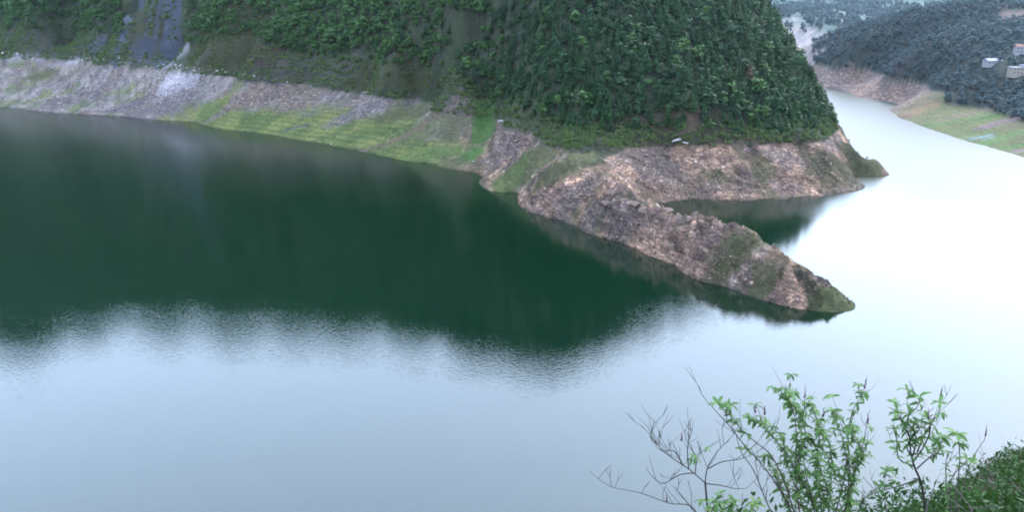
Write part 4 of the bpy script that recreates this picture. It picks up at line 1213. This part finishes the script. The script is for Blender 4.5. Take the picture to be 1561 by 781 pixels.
sh = Shrub((1235, 840), 'tall leafy shrub with arching stems and dried flower spikes, largest at the bottom', None, 6.1, MAT_STEM, 16)
for P_l, lv, tw, spk in (
    ([(1225, 850), (1200, 770), (1170, 720), (1135, 680), (1112, 650), (1092, 628), (1072, 605), (1066, 590)], (), 12, False),
    ([(1230, 850), (1205, 760), (1175, 700), (1148, 672), (1128, 650), (1118, 628), (1112, 618)], (.8, 1), 6, False),
    ([(1215, 850), (1175, 780), (1150, 720), (1130, 690), (1120, 655)], (), 6, False),
    ([(1235, 850), (1222, 770), (1205, 710), (1178, 665), (1160, 645), (1142, 638)], (.55, 1), 3, False),
    ([(1235, 850), (1225, 780), (1210, 720), (1195, 680), (1175, 655), (1166, 645)], (.4, 1), 3, False),
    ([(1240, 850), (1236, 780), (1222, 720), (1212, 670), (1207, 635), (1198, 610), (1190, 596)], (.3, 1), 3, False),
    ([(1240, 850), (1238, 780), (1226, 715), (1220, 665), (1214, 632), (1206, 612), (1202, 600)], (.35, 1), 3, False),
    ([(1245, 850), (1245, 780), (1240, 720), (1228, 665), (1226, 620), (1227, 606)], (.75, .9), 4, True),
    ([(1250, 850), (1252, 780), (1240, 700), (1245, 660), (1238, 630), (1234, 618)], (.35, 1), 3, False),
    ([(1255, 850), (1262, 780), (1270, 720), (1264, 680), (1248, 650), (1238, 628)], (.35, 1), 3, False),
    ([(1260, 850), (1275, 780), (1284, 720), (1280, 680), (1270, 650), (1268, 628)], (.35, 1), 3, False),
    ([(1265, 850), (1282, 780), (1288, 710), (1292, 660), (1302, 625), (1312, 605), (1318, 592)], (.5, 1), 4, True),
    ([(1270, 850), (1290, 790), (1302, 730), (1312, 690), (1320, 675), (1326, 660), (1322, 645)], (.4, .85), 4, True),
    ([(1268, 850), (1296, 780), (1310, 720), (1312, 690), (1308, 668), (1300, 655)], (.35, 1), 2, False),
    ([(1225, 850), (1208, 790), (1190, 745), (1176, 715), (1168, 695)], (.3, 1), 3, False),
    ([(1250, 850), (1256, 790), (1260, 750), (1250, 720), (1245, 700)], (.2, 1), 2, False),
    ([(1240, 850), (1220, 800), (1212, 770), (1200, 745), (1196, 735)], (.2, 1), 2, False),
    ([(1270, 850), (1300, 800), (1322, 760), (1340, 742), (1352, 720)], (.3, 1), 5, False)):
    sh.stem(P_l, .0065, .002, 0, rnd.uniform(-.35, .35), lv, 11, (4, 6), 7 if lv and not spk else 0, twigs=tw, spike=spk)
for q in ((1151, 628), (1165, 632), (1255, 635)): sh.spike(sh.pt(q, 0), Vector((0, 0, 1)), .07)
sh.finish()

sh = Shrub((1415, 860), 'leafy shrub on a single dark stem, right of the largest shrub', None, 6.5, MAT_DARKSTEM, 18)
sh.stem([(1418, 860), (1412, 790), (1405, 740), (1394, 712), (1388, 690)], .012, .008, name='trunk')
for P_l, lv, spk in (([(1388, 690), (1378, 665), (1372, 645), (1366, 632)], (.2, 1), False), ([(1390, 700), (1398, 668), (1392, 640), (1396, 620), (1402, 606)], (.3, 1), False), ([(1392, 705), (1408, 680), (1412, 655), (1415, 640)], (.1, 1), True),
                     ([(1398, 690), (1410, 662), (1424, 640), (1432, 625), (1434, 606)], (), True), ([(1395, 712), (1380, 700), (1368, 670), (1362, 655)], (.2, 1), False), ([(1402, 730), (1370, 742), (1340, 750), (1318, 760)], (), False),
                     ([(1392, 700), (1385, 680), (1396, 655), (1394, 648)], (.1, 1), False), ([(1398, 715), (1420, 700), (1430, 690), (1436, 668)], (.4, 1), False)):
    sh.stem(P_l, .007, .0025, 0, rnd.uniform(-.15, .15), lv, 13, (3, 4), 6 if lv else 0, 'branch', twigs=3, spike=spk)
sh.finish()
sh = Shrub((1456, 800), 'slender sapling with a star of leaves at its tip, rightmost shrub', None, 6.8, MAT_STEM, 20)
sh.stem([(1452, 820), (1454, 740), (1458, 700), (1460, 662)], .007, .004, leaves=(.9, 1), tip=9)
sh.stem([(1454, 820), (1440, 750), (1440, 710), (1445, 690)], .006, .003, leaves=(.3, .9), tip=4, size=.5, spacing=9)
sh.stem([(1456, 820), (1460, 740), (1470, 705), (1474, 700)], .006, .003, leaves=(.85, 1), tip=7, size=.8)
sh.stem([(1456, 800), (1475, 720), (1488, 690), (1500, 672), (1502, 664)], .005, .002, leaves=(), spike=True)
sh.finish()

# undergrowth on the shoulder of the slope
MAT_UNDER = leaf_mat('undergrowth_leaf', (.008, .022, .006), (.042, .095, .018), scale=1.5, trans=.25)
MAT_DRY = leaf_mat('dry_undergrowth', (.035, .03, .02), (.09, .075, .04), scale=1.5, trans=.15)
def undergrowth(name, n, x0, x1, y0, y1, hmax, mat, label, seed, dens=None, size=(.018, .05)):
    r = np.random.default_rng(seed)
    x = r.uniform(x0, x1, n); y = r.uniform(y0, y1, n)
    if dens is not None:
        k = r.uniform(0, 1, n) < dens(x, y); x, y = x[k], y[k]
    z = near_relief(x, y, near_h(x, y))
    hh = hmax * (.35 + .65 * vnoise(x / .7, y / .7, seed)) * (.6 + .8 * vnoise(x / 2.3, y / 2.3, seed + 4))
    hh = hh * (.35 + 1.0 * vnoise(x / .35, y / .35, seed + 6) ** 2)
    z = z + hh * r.uniform(0, 1, len(x)) ** .6
    u = r.normal(size=(len(x), 3)); u /= np.linalg.norm(u, axis=1)[:, None]
    w = np.cross(u, r.normal(size=(len(x), 3))); w /= np.linalg.norm(w, axis=1)[:, None]
    s_ = r.uniform(*size, len(x))[:, None]
    c = np.stack([x, y, z], 1)
    V = np.stack([c - u * s_, c + w * s_ * .4, c + u * s_, c - w * s_ * .4], 1).reshape(-1, 3)
    F = np.arange(len(x) * 4).reshape(-1, 4)
    tint = np.repeat(np.clip(r.uniform(0, .6, len(x)) + .4 * vnoise(x / .5, y / .5, seed + 9), 0, 1), 4)
    link(name, fast_mesh(name, V, F, mat, {'tint': tint}, False), kind='stuff', label=label, cat='undergrowth')
    tw = []
    for i in range(0, len(x), max(1, len(x) // 260)):
        b_ = Vector((x[i], y[i], z[i] - hh[i])); h_ = hh[i] + rnd.uniform(.1, .45)
        tw.append(tube([b_, b_ + Vector((rnd.uniform(-.08, .08), rnd.uniform(-.08, .08), h_ * .6)), b_ + Vector((rnd.uniform(-.25, .25), rnd.uniform(-.2, .2), h_))], .006, .002, 4))
    V, F, off = [], [], 0
    for v_, f_ in tw: V.append(v_); F.append(f_ + off); off += len(v_)
    link('undergrowth_stems', fast_mesh('undergrowth_stems', np.concatenate(V), np.concatenate(F), MAT_STEM, None, True), kind='stuff', label='thin stems poking out of the undergrowth', cat='undergrowth')
undergrowth('undergrowth', 160000, 1.5, 13, 6.6, 17, .8, MAT_UNDER, 'dense green undergrowth on the shoulder at the lower right', 71, lambda x, y: np.maximum(sstep(.36, .5, x / y), .3 * sstep(.2, .3, x / y) * (y < 9.5)) * np.where(x / y > .9, .3, 1))
undergrowth('grass', 60000, -4, 13, 1.2, 9, .22, MAT_UNDER, 'low grass and herbs covering the slope at the viewpoint', 75, size=(.015, .05))
undergrowth('dry_undergrowth', 60000, 5, 14, 8, 17, .75, MAT_DRY, 'brown dry stems among the undergrowth at the lower right', 73, lambda x, y: sstep(.45, .62, x / y) * (vnoise(x / .9, y / .9, 3) > .45))

# ------------------------------------------------------------------ haze
M = Mat('valley_haze')
M.t.nodes.remove(M.b)
pv = M.n('ShaderNodeVolumePrincipled')
pv.inputs['Color'].default_value = (0.62, 0.8, 1.0, 1)
pv.inputs['Density'].default_value = 0.000026
pv.inputs['Anisotropy'].default_value = 0.75
M.l(pv.outputs[0], M.out.inputs['Volume'])
bm = bmesh.new(); bmesh.ops.create_cube(bm, size=1)
for v_ in bm.verts: v_.co = Vector((v_.co.x * 10400, v_.co.y * 8000 + 3500, (v_.co.z + .5) * 1000 - 6))
me = bpy.data.meshes.new('haze'); bm.to_mesh(me); bm.free(); me.materials.append(M.m)
link('haze', me, kind='stuff', label='thin blue haze filling the valley')
